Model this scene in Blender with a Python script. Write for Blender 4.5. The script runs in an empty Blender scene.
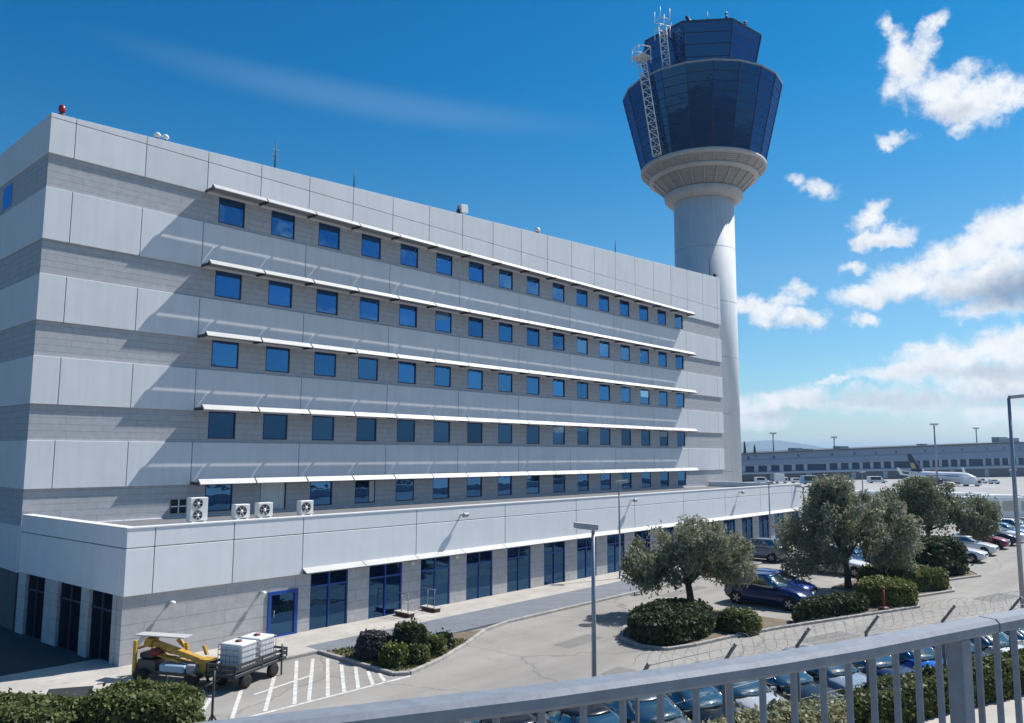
import bpy, bmesh, math, random
import numpy as np
from mathutils import Vector, Matrix
random.seed(7); rng = np.random.default_rng(7)
PI = math.pi
S = bpy.context.scene
COL = S.collection

# ------------------------------------------------------------------ camera
CAM = np.array([-11.7526, -40.7762, 8.0725])
YAW, PITCH, ROLL, FOC = map(float, (math.radians(47.7427), math.radians(6.6126), math.radians(0.2354), 783.21))
fwd = np.array([math.sin(YAW)*math.cos(PITCH), math.cos(YAW)*math.cos(PITCH), math.sin(PITCH)])
rt = np.array([math.cos(YAW), -math.sin(YAW), 0.0]); up = np.cross(rt, fwd)
cr = rt*math.cos(ROLL)+up*math.sin(ROLL); cu = -rt*math.sin(ROLL)+up*math.cos(ROLL)
def ray(u, v): return fwd+cr*(u-512)/FOC+cu*(361.5-v)/FOC
def at_depth(u, v, D): return CAM+ray(u, v)*D
cd = bpy.data.cameras.new('camera'); co = bpy.data.objects.new('camera', cd); COL.objects.link(co)
cd.sensor_width = 36.0; cd.lens = 36.0*FOC/1024; cd.clip_start = 0.1; cd.clip_end = 20000
M = Matrix.Identity(4)
for i in range(3):
    M[i][0], M[i][1], M[i][2], M[i][3] = cr[i], cu[i], -fwd[i], CAM[i]
co.matrix_world = M
S.camera = co
S.view_settings.view_transform = 'Standard'; S.view_settings.look = 'None'
S.view_settings.exposure = 0.3; S.view_settings.gamma = 1.0; S.view_settings.use_curve_mapping = False

# ------------------------------------------------------------------ node helpers
def newmat(name):
    m = bpy.data.materials.new(name); m.use_nodes = True
    nt = m.node_tree
    return m, nt, nt.nodes['Principled BSDF']
def setin(n, **kw):
    for k, v in kw.items():
        n.inputs[k.replace('_', ' ')].default_value = v
def rgba(c): return (c[0], c[1], c[2], 1.0)
def mat(name, c, rough=0.6, metal=0.0, var=0.0, vscale=2.0, c2=None, bump=0.0, bscale=40.0, spec=0.5, coords='Object', streak=0.0, island=0.0):
    m, nt, b = newmat(name)
    b.inputs['Roughness'].default_value = rough; b.inputs['Metallic'].default_value = metal
    b.inputs['Specular IOR Level'].default_value = spec
    b.inputs['Base Color'].default_value = rgba(c)
    tc = nt.nodes.new('ShaderNodeTexCoord')
    last = None
    if var > 0 or c2 is not None:
        nz = nt.nodes.new('ShaderNodeTexNoise'); nz.inputs['Scale'].default_value = vscale
        nz.inputs['Detail'].default_value = 6; nz.inputs['Roughness'].default_value = .65
        nt.links.new(tc.outputs[coords], nz.inputs['Vector'])
        mx = nt.nodes.new('ShaderNodeMix'); mx.data_type = 'RGBA'
        lo = c2 if c2 is not None else tuple(x*(1-var) for x in c)
        hi = c if c2 is not None else tuple(min(1, x*(1+var)) for x in c)
        mx.inputs[6].default_value = rgba(lo); mx.inputs[7].default_value = rgba(hi)
        rmp = nt.nodes.new('ShaderNodeMapRange'); rmp.inputs[1].default_value = .32; rmp.inputs[2].default_value = .68
        nt.links.new(nz.outputs['Fac'], rmp.inputs[0]); nt.links.new(rmp.outputs[0], mx.inputs[0])
        last = mx.outputs[2]
    if streak > 0:   # rain-wash streaks: noise stretched along Z
        mp = nt.nodes.new('ShaderNodeMapping'); mp.inputs['Scale'].default_value = (2.2, 2.2, .12)
        nt.links.new(tc.outputs[coords], mp.inputs['Vector'])
        n2 = nt.nodes.new('ShaderNodeTexNoise'); n2.inputs['Scale'].default_value = 1.6; n2.inputs['Detail'].default_value = 5
        nt.links.new(mp.outputs[0], n2.inputs['Vector'])
        mr = nt.nodes.new('ShaderNodeMapRange'); mr.inputs[1].default_value = .4; mr.inputs[2].default_value = .75
        mr.inputs[3].default_value = 1.0; mr.inputs[4].default_value = 1-streak
        nt.links.new(n2.outputs['Fac'], mr.inputs[0])
        m2 = nt.nodes.new('ShaderNodeMix'); m2.data_type = 'RGBA'; m2.blend_type = 'MULTIPLY'; m2.inputs[0].default_value = 1
        if last is not None: nt.links.new(last, m2.inputs[6])
        else: m2.inputs[6].default_value = rgba(c)
        nt.links.new(mr.outputs[0], m2.inputs[7]); last = m2.outputs[2]
    if island > 0:
        ge = nt.nodes.new('ShaderNodeNewGeometry'); mi_ = nt.nodes.new('ShaderNodeMapRange'); mi_.inputs[3].default_value = 1-island; mi_.inputs[4].default_value = 1+island
        nt.links.new(ge.outputs['Random Per Island'], mi_.inputs[0])
        m4 = nt.nodes.new('ShaderNodeMix'); m4.data_type = 'RGBA'; m4.blend_type = 'MULTIPLY'; m4.inputs[0].default_value = 1
        nt.links.new(last, m4.inputs[6]); nt.links.new(mi_.outputs[0], m4.inputs[7]); last = m4.outputs[2]
    if last is not None: nt.links.new(last, b.inputs['Base Color'])
    if bump > 0:
        n3 = nt.nodes.new('ShaderNodeTexNoise'); n3.inputs['Scale'].default_value = bscale; n3.inputs['Detail'].default_value = 4
        nt.links.new(tc.outputs[coords], n3.inputs['Vector'])
        bp = nt.nodes.new('ShaderNodeBump'); bp.inputs['Strength'].default_value = bump; bp.inputs['Distance'].default_value = .05
        nt.links.new(n3.outputs['Fac'], bp.inputs['Height']); nt.links.new(bp.outputs[0], b.inputs['Normal'])
    return m
def brickmat(name, c, cm, bw, bh, mortar, var=.1, rough=.8):
    m, nt, b = newmat(name); b.inputs['Roughness'].default_value = rough
    tc = nt.nodes.new('ShaderNodeTexCoord'); sp = nt.nodes.new('ShaderNodeSeparateXYZ'); cb = nt.nodes.new('ShaderNodeCombineXYZ')
    ad = nt.nodes.new('ShaderNodeMath'); ad.operation = 'ADD'
    nt.links.new(tc.outputs['Object'], sp.inputs[0]); nt.links.new(sp.outputs[0], ad.inputs[0]); nt.links.new(sp.outputs[1], ad.inputs[1])
    nt.links.new(ad.outputs[0], cb.inputs[0]); nt.links.new(sp.outputs[2], cb.inputs[1])
    br = nt.nodes.new('ShaderNodeTexBrick'); nt.links.new(cb.outputs[0], br.inputs['Vector'])
    br.inputs['Scale'].default_value = 1; br.inputs['Brick Width'].default_value = bw; br.inputs['Row Height'].default_value = bh
    br.inputs['Mortar Size'].default_value = mortar; br.inputs['Mortar Smooth'].default_value = .2; br.inputs['Bias'].default_value = 0
    br.inputs['Color1'].default_value = rgba(tuple(x*(1-var) for x in c)); br.inputs['Color2'].default_value = rgba(tuple(x*(1+var) for x in c))
    br.inputs['Mortar'].default_value = rgba(cm); br.offset = 0.5
    nz = nt.nodes.new('ShaderNodeTexNoise'); nz.inputs['Scale'].default_value = 3; nz.inputs['Detail'].default_value = 8
    nt.links.new(tc.outputs['Object'], nz.inputs['Vector'])
    mr = nt.nodes.new('ShaderNodeMapRange'); mr.inputs[1].default_value = .3; mr.inputs[2].default_value = .7; mr.inputs[3].default_value = .88; mr.inputs[4].default_value = 1.06
    nt.links.new(nz.outputs['Fac'], mr.inputs[0])
    mx = nt.nodes.new('ShaderNodeMix'); mx.data_type = 'RGBA'; mx.blend_type = 'MULTIPLY'; mx.inputs[0].default_value = 1
    nt.links.new(br.outputs['Color'], mx.inputs[6]); nt.links.new(mr.outputs[0], mx.inputs[7]); nt.links.new(mx.outputs[2], b.inputs['Base Color'])
    return m
def glassmat(name, tint, dark, mixf=.5, rough=.02):
    """coated reflective glazing: mirror-like tinted coat over a dark body"""
    m, nt, b = newmat(name)
    b.inputs['Base Color'].default_value = rgba(dark); b.inputs['Roughness'].default_value = .3; b.inputs['Specular IOR Level'].default_value = .05
    g = nt.nodes.new('ShaderNodeBsdfGlossy'); g.inputs['Color'].default_value = rgba(tint); g.inputs['Roughness'].default_value = rough
    mx = nt.nodes.new('ShaderNodeMixShader'); mx.inputs[0].default_value = mixf
    fr = nt.nodes.new('ShaderNodeFresnel'); fr.inputs['IOR'].default_value = 1.5
    mp = nt.nodes.new('ShaderNodeMapRange'); mp.inputs[1].default_value = 0; mp.inputs[2].default_value = 1; mp.inputs[3].default_value = mixf; mp.inputs[4].default_value = 1
    nt.links.new(fr.outputs[0], mp.inputs[0]); nt.links.new(mp.outputs[0], mx.inputs[0])
    tcg = nt.nodes.new('ShaderNodeTexCoord'); oi = nt.nodes.new('ShaderNodeObjectInfo'); av = nt.nodes.new('ShaderNodeVectorMath'); av.operation = 'ADD'
    ml_ = nt.nodes.new('ShaderNodeMath'); ml_.operation = 'MULTIPLY'; ml_.inputs[1].default_value = 50; nt.links.new(oi.outputs['Random'], ml_.inputs[0])
    nt.links.new(tcg.outputs['Object'], av.inputs[0]); nt.links.new(ml_.outputs[0], av.inputs[1])
    ng = nt.nodes.new('ShaderNodeTexNoise'); ng.inputs['Scale'].default_value = 1.1; ng.inputs['Detail'].default_value = 1.5; nt.links.new(av.outputs[0], ng.inputs['Vector'])
    bg_ = nt.nodes.new('ShaderNodeBump'); bg_.inputs['Strength'].default_value = .13; bg_.inputs['Distance'].default_value = .06; nt.links.new(ng.outputs['Fac'], bg_.inputs['Height']); nt.links.new(bg_.outputs[0], g.inputs['Normal'])
    vm = nt.nodes.new('ShaderNodeMapRange'); vm.inputs[3].default_value = .72; vm.inputs[4].default_value = 1.18; nt.links.new(oi.outputs['Random'], vm.inputs[0])
    vx = nt.nodes.new('ShaderNodeMix'); vx.data_type = 'RGBA'; vx.blend_type = 'MULTIPLY'; vx.inputs[0].default_value = 1; vx.inputs[6].default_value = rgba(tint); nt.links.new(vm.outputs[0], vx.inputs[7]); nt.links.new(vx.outputs[2], g.inputs['Color'])
    nt.links.new(b.outputs[0], mx.inputs[1]); nt.links.new(g.outputs[0], mx.inputs[2])
    nt.links.new(mx.outputs[0], nt.nodes['Material Output'].inputs['Surface'])
    return m
def leafmat(name, c1, c2, scale=1.2, trans=.3):
    m, nt, b = newmat(name); b.inputs['Roughness'].default_value = .55; b.inputs['Specular IOR Level'].default_value = .25
    tc = nt.nodes.new('ShaderNodeTexCoord'); nz = nt.nodes.new('ShaderNodeTexNoise'); nz.inputs['Scale'].default_value = scale; nz.inputs['Detail'].default_value = 8; nz.inputs['Roughness'].default_value = .8
    nt.links.new(tc.outputs['Object'], nz.inputs['Vector'])
    mr = nt.nodes.new('ShaderNodeMapRange'); mr.inputs[1].default_value = .35; mr.inputs[2].default_value = .65
    nt.links.new(nz.outputs['Fac'], mr.inputs[0])
    mx = nt.nodes.new('ShaderNodeMix'); mx.data_type = 'RGBA'; mx.inputs[6].default_value = rgba(c1); mx.inputs[7].default_value = rgba(c2)
    nt.links.new(mr.outputs[0], mx.inputs[0]); nt.links.new(mx.outputs[2], b.inputs['Base Color'])
    t = nt.nodes.new('ShaderNodeBsdfTranslucent'); nt.links.new(mx.outputs[2], t.inputs['Color'])
    ms = nt.nodes.new('ShaderNodeMixShader'); ms.inputs[0].default_value = trans
    nt.links.new(b.outputs[0], ms.inputs[1]); nt.links.new(t.outputs[0], ms.inputs[2]); nt.links.new(ms.outputs[0], nt.nodes['Material Output'].inputs['Surface'])
    return m
def carpaint(name, c, metal=.0, rough=.25):
    m, nt, b = newmat(name); b.inputs['Base Color'].default_value = rgba(c); b.inputs['Metallic'].default_value = metal
    b.inputs['Roughness'].default_value = rough; b.inputs['Coat Weight'].default_value = .6 if sum(c) > .3 else .22; b.inputs['Coat Roughness'].default_value = .06
    return m

MT = dict(
    panel=mat('precast panel', (.64, .65, .67), .65, var=.04, vscale=.5, streak=.07, island=.035),
    panel2=mat('precast panel annex', (.74, .75, .77), .65, var=.04, vscale=.6, streak=.05, island=.03),
    joint=mat('dark joint', (.10, .105, .12), .9),
    stone=brickmat('coursed stone', (.41, .415, .435), (.30, .305, .32), 3.27, .31, .016, var=.035),
    stone2=brickmat('coursed stone annex', (.47, .465, .47), (.32, .315, .32), 3.27, .53, .016, var=.04),
    roof=mat('roof felt', (.16, .16, .17), .9, var=.2),
    white=mat('white metal', (.74, .74, .73), .5, var=.05),
    louvre=mat('off-white louvre', (.47, .465, .45), .5, var=.08, vscale=1.0),
    greymetal=mat('grey metal', (.30, .31, .33), .5, var=.1),
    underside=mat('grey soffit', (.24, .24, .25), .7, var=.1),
    darkmetal=mat('dark metal', (.035, .037, .042), .5, var=.2),
    black=mat('black', (.008, .008, .009), .7),
    frame=mat('navy window frame', (.010, .022, .075), .45),
    blueframe=mat('blue window frame', (.012, .07, .30), .4, var=.1),
    glass=glassmat('blue mirror glass', (.13, .36, .70), (.003, .012, .060), .48),
    glass2=glassmat('blue shopfront glass', (.12, .30, .52), (.002, .010, .045), .36),
    darkpane=glassmat('dark glazing', (.10, .20, .32), (.002, .004, .010), .10),
    towerglass=glassmat('tower glass', (.055, .21, .50), (.0015, .009, .045), .22, .04),
    screen=glassmat('screened glass', (.34, .50, .66), (.10, .16, .22), .4),
    blind=mat('pale blind', (.45, .47, .50), .7),
    concrete=mat('tower concrete', (.62, .635, .66), .7, var=.04, vscale=.8, streak=.12),
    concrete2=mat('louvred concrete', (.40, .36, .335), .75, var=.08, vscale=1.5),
    ring=mat('weathered ring', (.47, .44, .42), .75, var=.06, vscale=1.2, streak=.15),
    darkbase=mat('dark base wall', (.09, .095, .11), .8, var=.2),  # even dark tone for cores, base wall and terminal ground floor
    asphalt=None,
    kerb=mat('kerb stone', (.42, .40, .37), .85, c2=(.26, .25, .23), vscale=3),
    line=mat('worn line paint', (.72, .70, .66), .8, c2=(.42, .40, .37), vscale=5),
    soil=mat('dry soil', (.20, .16, .11), .95, c2=(.11, .085, .055), vscale=3),
    galv=mat('galvanised rail', (.235, .26, .30), .6, metal=.1, c2=(.175, .195, .23), vscale=14, bump=.03, bscale=60),
    fencepost=mat('grey fence post', (.15, .155, .17), .6, var=.15),
    galvpole=mat('galvanised pole', (.30, .32, .36), .45, metal=.5, var=.1),
    lamphead=mat('lamp head grey', (.38, .39, .41), .5, var=.1),
    lamplens=mat('lamp lens', (.75, .75, .70), .25),
    rustred=mat('red painted post', (.20, .03, .024), .6, var=.25, vscale=8),
    yellow=mat('yellow paint worn', (.62, .36, .035), .5, c2=(.34, .20, .04), vscale=6),
    bluepaint=mat('pale blue casing', (.28, .42, .55), .5, var=.1),
    tyre=mat('tyre rubber', (.014, .014, .015), .85),
    rim=mat('alloy rim', (.42, .43, .45), .35, metal=.6),
    carglass=glassmat('car glass', (.72, .80, .80), (.020, .034, .038), .34),
    headlight=mat('headlight', (.75, .77, .80), .12),
    taillight=mat('taillight', (.30, .01, .012), .2),
    ibc=mat('white plastic tote', (.70, .71, .73), .45, var=.06, vscale=4),
    brown=mat('brown brick step', (.13, .055, .045), .8, var=.2, vscale=6),
    steptop=mat('step slab', (.46, .44, .40), .85, var=.1),
    bark=mat('bark', (.045, .035, .027), .95, c2=(.10, .08, .06), vscale=9, bump=.6, bscale=25),
    fanblade=mat('fan dark', (.03, .035, .05), .5),
    accase=mat('ac casing', (.66, .66, .64), .5, var=.05, vscale=3),
    shutter=mat('grey vent door', (.60, .61, .62), .6, var=.06),
    wire=mat('fence wire', (.26, .27, .29), .5, metal=.3),
    planewhite=mat('aircraft white', (.80, .80, .82), .3),
    navy=mat('navy tail', (.012, .02, .06), .3),
    gold=mat('amber tail', (.60, .38, .12), .4),
    terminal=mat('terminal cladding', (.15, .21, .31), .6, var=.06, vscale=.1),
    terminal2=mat('terminal pier', (.27, .33, .42), .7, var=.06, vscale=.2),
    termglass=glassmat('terminal glass', (.05, .13, .30), (.003, .009, .032), .12, .1),
    hill=mat('distant scrub', (.10, .12, .10), .95, c2=(.17, .16, .13), vscale=.004),
    safetyred=mat('red lens', (.30, .012, .03), .3),
    bridgeconc=mat('bridge concrete', (.30, .30, .29), .85, var=.12, vscale=.8),
    orange=mat('hi vis orange', (.7, .2, .03), .6),
)
# leaf materials
MT['olive'] = leafmat('grey green leaves', (.11, .117, .066), (.43, .43, .295), 2.4, .35)
MT['olive2'] = leafmat('dull green leaves', (.070, .085, .046), (.31, .325, .20), 2.2, .35)
MT['dark'] = leafmat('dark green leaves', (.022, .036, .015), (.075, .098, .040), 1.4)
MT['hedge'] = leafmat('clipped hedge leaves', (.060, .080, .022), (.175, .195, .065), 1.8)
MT['hedge2'] = leafmat('bright hedge leaves', (.090, .115, .022), (.200, .215, .060), 1.6)
MT['cream'] = leafmat('pale flowering leaves', (.14, .155, .07), (.46, .44, .27), 2.5)
MT['purple'] = leafmat('purple grey leaves', (.045, .045, .055), (.105, .10, .115), 2.5)
MT['grass'] = leafmat('short grass', (.06, .085, .02), (.15, .17, .05), 2.5)
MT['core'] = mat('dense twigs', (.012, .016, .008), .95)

def groundmat(name, c1, c2, c3, sc=.25, tyre=False, cracks=.0, fine=25):
    m, nt, b = newmat(name); b.inputs['Roughness'].default_value = .9; b.inputs['Specular IOR Level'].default_value = .25
    tc = nt.nodes.new('ShaderNodeTexCoord')
    def nz(s, d=6, r=.6):
        n = nt.nodes.new('ShaderNodeTexNoise'); n.inputs['Scale'].default_value = s; n.inputs['Detail'].default_value = d; n.inputs['Roughness'].default_value = r
        nt.links.new(tc.outputs['Object'], n.inputs['Vector']); return n.outputs['Fac']
    def mr(o, a, bb, lo=0, hi=1):
        n = nt.nodes.new('ShaderNodeMapRange'); n.inputs[1].default_value = a; n.inputs[2].default_value = bb; n.inputs[3].default_value = lo; n.inputs[4].default_value = hi
        nt.links.new(o, n.inputs[0]); return n.outputs[0]
    def mix(f, a, bb, bt='MIX'):
        n = nt.nodes.new('ShaderNodeMix'); n.data_type = 'RGBA'; n.blend_type = bt
        if isinstance(f, (int, float)): n.inputs[0].default_value = f
        else: nt.links.new(f, n.inputs[0])
        for k, x in ((6, a), (7, bb)):
            if isinstance(x, tuple): n.inputs[k].default_value = rgba(x)
            else: nt.links.new(x, n.inputs[k])
        return n.outputs[2]
    col = mix(mr(nz(sc), .35, .65), c1, c2)
    col = mix(mr(nz(sc*3.7, 8, .7), .56, .72), col, c3)
    col = mix(1.0, col, mr(nz(fine, 5, .8), .25, .75, .80, 1.16), 'MULTIPLY')
    if cracks > 0:
        mpw = nt.nodes.new('ShaderNodeMapping'); mpw.inputs['Scale'].default_value = (.035, .55, 1); nt.links.new(tc.outputs['Object'], mpw.inputs['Vector'])
        nw_ = nt.nodes.new('ShaderNodeTexNoise'); nw_.inputs['Scale'].default_value = 1.0; nw_.inputs['Detail'].default_value = 5; nt.links.new(mpw.outputs[0], nw_.inputs['Vector'])
        col = mix(1.0, col, mr(nw_.outputs['Fac'], .35, .65, .86, 1.10), 'MULTIPLY')
        sp_ = nz(1.3, 3, .5); col = mix(mr(sp_, .70, .78, 0, .5), col, tuple(x*.45 for x in c1))
        v = nt.nodes.new('ShaderNodeTexVoronoi'); v.feature = 'DISTANCE_TO_EDGE'; v.inputs['Scale'].default_value = cracks
        ad = nt.nodes.new('ShaderNodeVectorMath'); ad.operation = 'ADD'
        n = nt.nodes.new('ShaderNodeTexNoise'); n.inputs['Scale'].default_value = .8; n.inputs['Detail'].default_value = 6
        nt.links.new(tc.outputs['Object'], n.inputs['Vector']); nt.links.new(n.outputs['Color'], ad.inputs[0]); nt.links.new(tc.outputs['Object'], ad.inputs[1])
        nt.links.new(ad.outputs[0], v.inputs['Vector'])
        col = mix(mr(v.outputs['Distance'], .0, .008, .45, 0), col, tuple(x*.35 for x in c1))
    nt.links.new(col, b.inputs['Base Color'])
    return m
MT['asphalt'] = groundmat('bleached asphalt', (.285, .268, .243), (.335, .315, .287), (.235, .222, .203), .22, cracks=.12)
MT['patch'] = groundmat('newer asphalt patch', (.20, .19, .175), (.235, .223, .205), (.17, .16, .15), .6)
MT['darkwest'] = groundmat('dark west ground', (.060, .060, .062), (.085, .084, .084), (.045, .045, .046), .3)  # carries the shade of the west ground in its colour
MT['paving'] = groundmat('pale concrete paving', (.40, .375, .335), (.50, .465, .415), (.33, .31, .275), .6, cracks=.0)
MT['paver'] = brickmat('blue grey pavers', (.17, .185, .21), (.12, .13, .15), .4, .2, .01)
MT['earth'] = groundmat('dry ground', (.11, .105, .088), (.14, .132, .108), (.085, .085, .065), .02, fine=3)
MT['apron'] = groundmat('apron concrete', (.33, .325, .31), (.40, .39, .37), (.29, .285, .275), .05, fine=4)

# ------------------------------------------------------------------ mesh builder
class MB:
    def __init__(s): s.v = []; s.f = []; s.mi = []; s.sm = []
    def add(s, vs, fs, mi=0, smooth=False):
        b = len(s.v); s.v += [tuple(map(float, v)) for v in vs]
        for f in fs: s.f.append(tuple(b+i for i in f)); s.mi.append(mi); s.sm.append(smooth)
        return s
    def box(s, x0, x1, y0, y1, z0, z1, mi=0):
        return s.add([(x0,y0,z0),(x1,y0,z0),(x1,y1,z0),(x0,y1,z0),(x0,y0,z1),(x1,y0,z1),(x1,y1,z1),(x0,y1,z1)],
                     [(0,3,2,1),(4,5,6,7),(0,1,5,4),(1,2,6,5),(2,3,7,6),(3,0,4,7)], mi)
    def obox(s, c, ax, ay, az, mi=0):
        c, ax, ay, az = map(np.array, (c, ax, ay, az))
        vs = [c+i*ax+j*ay+k*az for k in (-1,1) for j in (-1,1) for i in (-1,1)]
        return s.add(vs, [(0,2,3,1),(4,5,7,6),(0,1,5,4),(1,3,7,5),(3,2,6,7),(2,0,4,6)], mi)
    def beam(s, p, q, w, h, mi=0, upv=(0,0,1)):
        p, q = np.array(p, float), np.array(q, float); d = q-p; L = np.linalg.norm(d); d = d/L
        u = np.array(upv, float)
        if abs(d@u) > .98: u = np.array((1.0,0,0))
        a = np.cross(d, u); a /= np.linalg.norm(a); b = np.cross(a, d)
        return s.obox((p+q)/2, d*L/2, a*w/2, b*h/2, mi)
    def prism(s, poly, z0, z1, mi=0):
        n = len(poly); vs = [(x,y,z0) for x,y in poly]+[(x,y,z1) for x,y in poly]
        fs = [tuple(range(n-1,-1,-1)), tuple(range(n,2*n))]+[(i,(i+1)%n,n+(i+1)%n,n+i) for i in range(n)]
        return s.add(vs, fs, mi)
    def sheet(s, poly, z, mi=0): return s.add([(x,y,z) for x,y in poly], [tuple(range(len(poly)))], mi)
    def tube(s, pts, r, n=8, mi=0, caps=True, smooth=True):
        pts = [np.array(p, float) for p in pts]; rs = r if isinstance(r, (list, tuple)) else [r]*len(pts)
        vs = []; prev = None
        for i, p in enumerate(pts):
            d = pts[min(i+1, len(pts)-1)]-pts[max(i-1, 0)]; d = d/(np.linalg.norm(d)+1e-9)
            if prev is None:
                a = np.cross(d, (0,0,1.0))
                if np.linalg.norm(a) < .1: a = np.cross(d, (1.0,0,0))
            else: a = prev-d*(prev@d)
            a /= np.linalg.norm(a)+1e-9; prev = a; b = np.cross(d, a)
            for k in range(n):
                t = 2*PI*k/n; vs.append(p+rs[i]*(math.cos(t)*a+math.sin(t)*b))
        fs = [(i*n+k, i*n+(k+1)%n, (i+1)*n+(k+1)%n, (i+1)*n+k) for i in range(len(pts)-1) for k in range(n)]
        s.add(vs, fs, mi, smooth)
        if caps: 
            b = len(s.v)-len(vs); m = len(pts)
            s.f.append(tuple(b+k for k in range(n-1,-1,-1))); s.mi.append(mi); s.sm.append(False)
            s.f.append(tuple(b+(m-1)*n+k for k in range(n))); s.mi.append(mi); s.sm.append(False)
        return s
    def lathe(s, prof, c=(0,0,0), n=32, mi=0, smooth=True, rot=0.0):
        vs = [(c[0]+r*math.cos(2*PI*(k+rot)/n), c[1]+r*math.sin(2*PI*(k+rot)/n), c[2]+z) for r, z in prof for k in range(n)]
        fs = [(i*n+k, i*n+(k+1)%n, (i+1)*n+(k+1)%n, (i+1)*n+k) for i in range(len(prof)-1) for k in range(n)]
        s.add(vs, fs, mi, smooth)
        if prof[0][0] > 1e-4: s.f.append(tuple(len(s.v)-len(vs)+k for k in range(n-1,-1,-1))); s.mi.append(mi); s.sm.append(False)
        if prof[-1][0] > 1e-4: s.f.append(tuple(len(s.v)-n+k for k in range(n))); s.mi.append(mi); s.sm.append(False)
        return s
    def loft(s, rings, mi=0, smooth=True, caps=True):
        n = len(rings[0]); vs = [p for r in rings for p in r]
        fs = [(i*n+k, i*n+(k+1)%n, (i+1)*n+(k+1)%n, (i+1)*n+k) for i in range(len(rings)-1) for k in range(n)]
        if caps: fs += [tuple(range(n-1,-1,-1)), tuple((len(rings)-1)*n+k for k in range(n))]
        return s.add(vs, fs, mi, smooth)
    def mesh(s, name, mats):
        me = bpy.data.meshes.new(name); me.from_pydata(s.v, [], s.f)
        for m in (mats if isinstance(mats, (list, tuple)) else [mats]): me.materials.append(MT[m] if isinstance(m, str) else m)
        me.polygons.foreach_set('material_index', s.mi); me.polygons.foreach_set('use_smooth', s.sm)
        me.update(); return me
    def build(s, name, mats, parent=None, loc=None, fix=True):
        me = s.mesh(name, mats)
        if fix:
            bm = bmesh.new(); bm.from_mesh(me); bmesh.ops.recalc_face_normals(bm, faces=bm.faces); bm.to_mesh(me); bm.free()
        o = bpy.data.objects.new(name, me); COL.objects.link(o)
        if parent is not None: o.parent = parent
        if loc is not None: o.location = loc
        return o
def tag(o, label, cat, group=None, kind=None):
    if label: o['label'] = label
    if cat: o['category'] = cat
    if group: o['group'] = group
    if kind: o['kind'] = kind
    return o
def thing(name, label, cat, loc=(0,0,0), rz=0.0, group=None):
    o = bpy.data.objects.new(name, None); COL.objects.link(o); o.location = loc; o.rotation_euler = (0,0,rz); o.empty_display_size = .2
    return tag(o, label, cat, group)
def struct(o): o['kind'] = 'structure'; return o
def bevel(o, w=.02, seg=1):
    m = o.modifiers.new('bevel', 'BEVEL'); m.width = w; m.segments = seg; m.limit_method = 'ANGLE'; return o
def kids(o): return [c for c in bpy.data.objects if c.parent == o]
def copy_tree(o, parent=None):
    c = o.copy(); COL.objects.link(c)
    if parent is not None: c.parent = parent
    for ch in list(o.children): copy_tree(ch, c)
    return c
def lerp(a, b, t): return a+(b-a)*t

# ================================================================== WORLD + SUN
SUN_AZ = math.radians(106.6); SUN_EL = math.radians(50.2)     # azimuth from +Y towards +X
w = bpy.data.worlds.new('World'); S.world = w; w.use_nodes = True
nt = w.node_tree; nt.nodes.clear()
N = nt.nodes.new; Lk = nt.links.new
out = N('ShaderNodeOutputWorld'); sky = N('ShaderNodeTexSky'); sky.sky_type = 'NISHITA'; sky.sun_disc = False
sky.sun_elevation = SUN_EL; sky.sun_rotation = SUN_AZ; sky.altitude = 100; sky.air_density = 1.0; sky.dust_density = .15; sky.ozone_density = 2.5
ssp = N('ShaderNodeSeparateColor'); Lk(sky.outputs[0], ssp.inputs[0]); hsv = N('ShaderNodeCombineColor')
for i_, (e_, k_) in enumerate(((1.62, .95), (1.18, .85), (1.0, .86))):      # cool, saturated daylight rendering of the sky colour
    p_ = N('ShaderNodeMath'); p_.operation = 'POWER'; m_ = N('ShaderNodeMath'); m_.operation = 'MULTIPLY'; m_.inputs[1].default_value = .105
    Lk(ssp.outputs[i_], m_.inputs[0]); Lk(m_.outputs[0], p_.inputs[0]); p_.inputs[1].default_value = e_
    g_ = N('ShaderNodeMath'); g_.operation = 'MULTIPLY'; Lk(p_.outputs[0], g_.inputs[0]); g_.inputs[1].default_value = k_/.105; Lk(g_.outputs[0], hsv.inputs[i_])
bg = N('ShaderNodeBackground'); bg.inputs['Strength'].default_value = .105
# clouds: soft masses at fixed azimuth / elevation, broken up with noise
tc = N('ShaderNodeTexCoord'); nrm = N('ShaderNodeVectorMath'); nrm.operation = 'NORMALIZE'; Lk(tc.outputs['Generated'], nrm.inputs[0])
sep = N('ShaderNodeSeparateXYZ'); Lk(nrm.outputs[0], sep.inputs[0])
def math_(op, a, b=None, c=None):
    n = N('ShaderNodeMath'); n.operation = op
    for i, x in enumerate((a, b, c)):
        if x is None: continue
        if isinstance(x, (int, float)): n.inputs[i].default_value = x
        else: Lk(x, n.inputs[i])
    return n.outputs[0]
azn = math_('ARCTAN2', sep.outputs[0], sep.outputs[1]); eln = math_('ARCSINE', sep.outputs[2])
rmp_ = N('ShaderNodeValToRGB'); er = rmp_.color_ramp; er.elements[0].position = 0; er.elements[0].color = (.66, .80, .90, 1); er.elements[1].position = .62; er.elements[1].color = (.12, .86, .98, 1)
for p_, c_ in ((.10, (.80, .93, .98, 1)), (.22, (.86, .98, 1.0, 1)), (.36, (.42, .95, 1.03, 1)), (.46, (.16, .90, 1.02, 1))):
    e_ = er.elements.new(p_); e_.color = c_
Lk(math_('MULTIPLY', eln, 1.0), rmp_.inputs[0])
tint = N('ShaderNodeMix'); tint.data_type = 'RGBA'; tint.blend_type = 'MULTIPLY'; tint.inputs[0].default_value = 1; Lk(hsv.outputs[0], tint.inputs[6]); Lk(rmp_.outputs[0], tint.inputs[7]); Lk(tint.outputs[2], bg.inputs['Color'])
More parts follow.
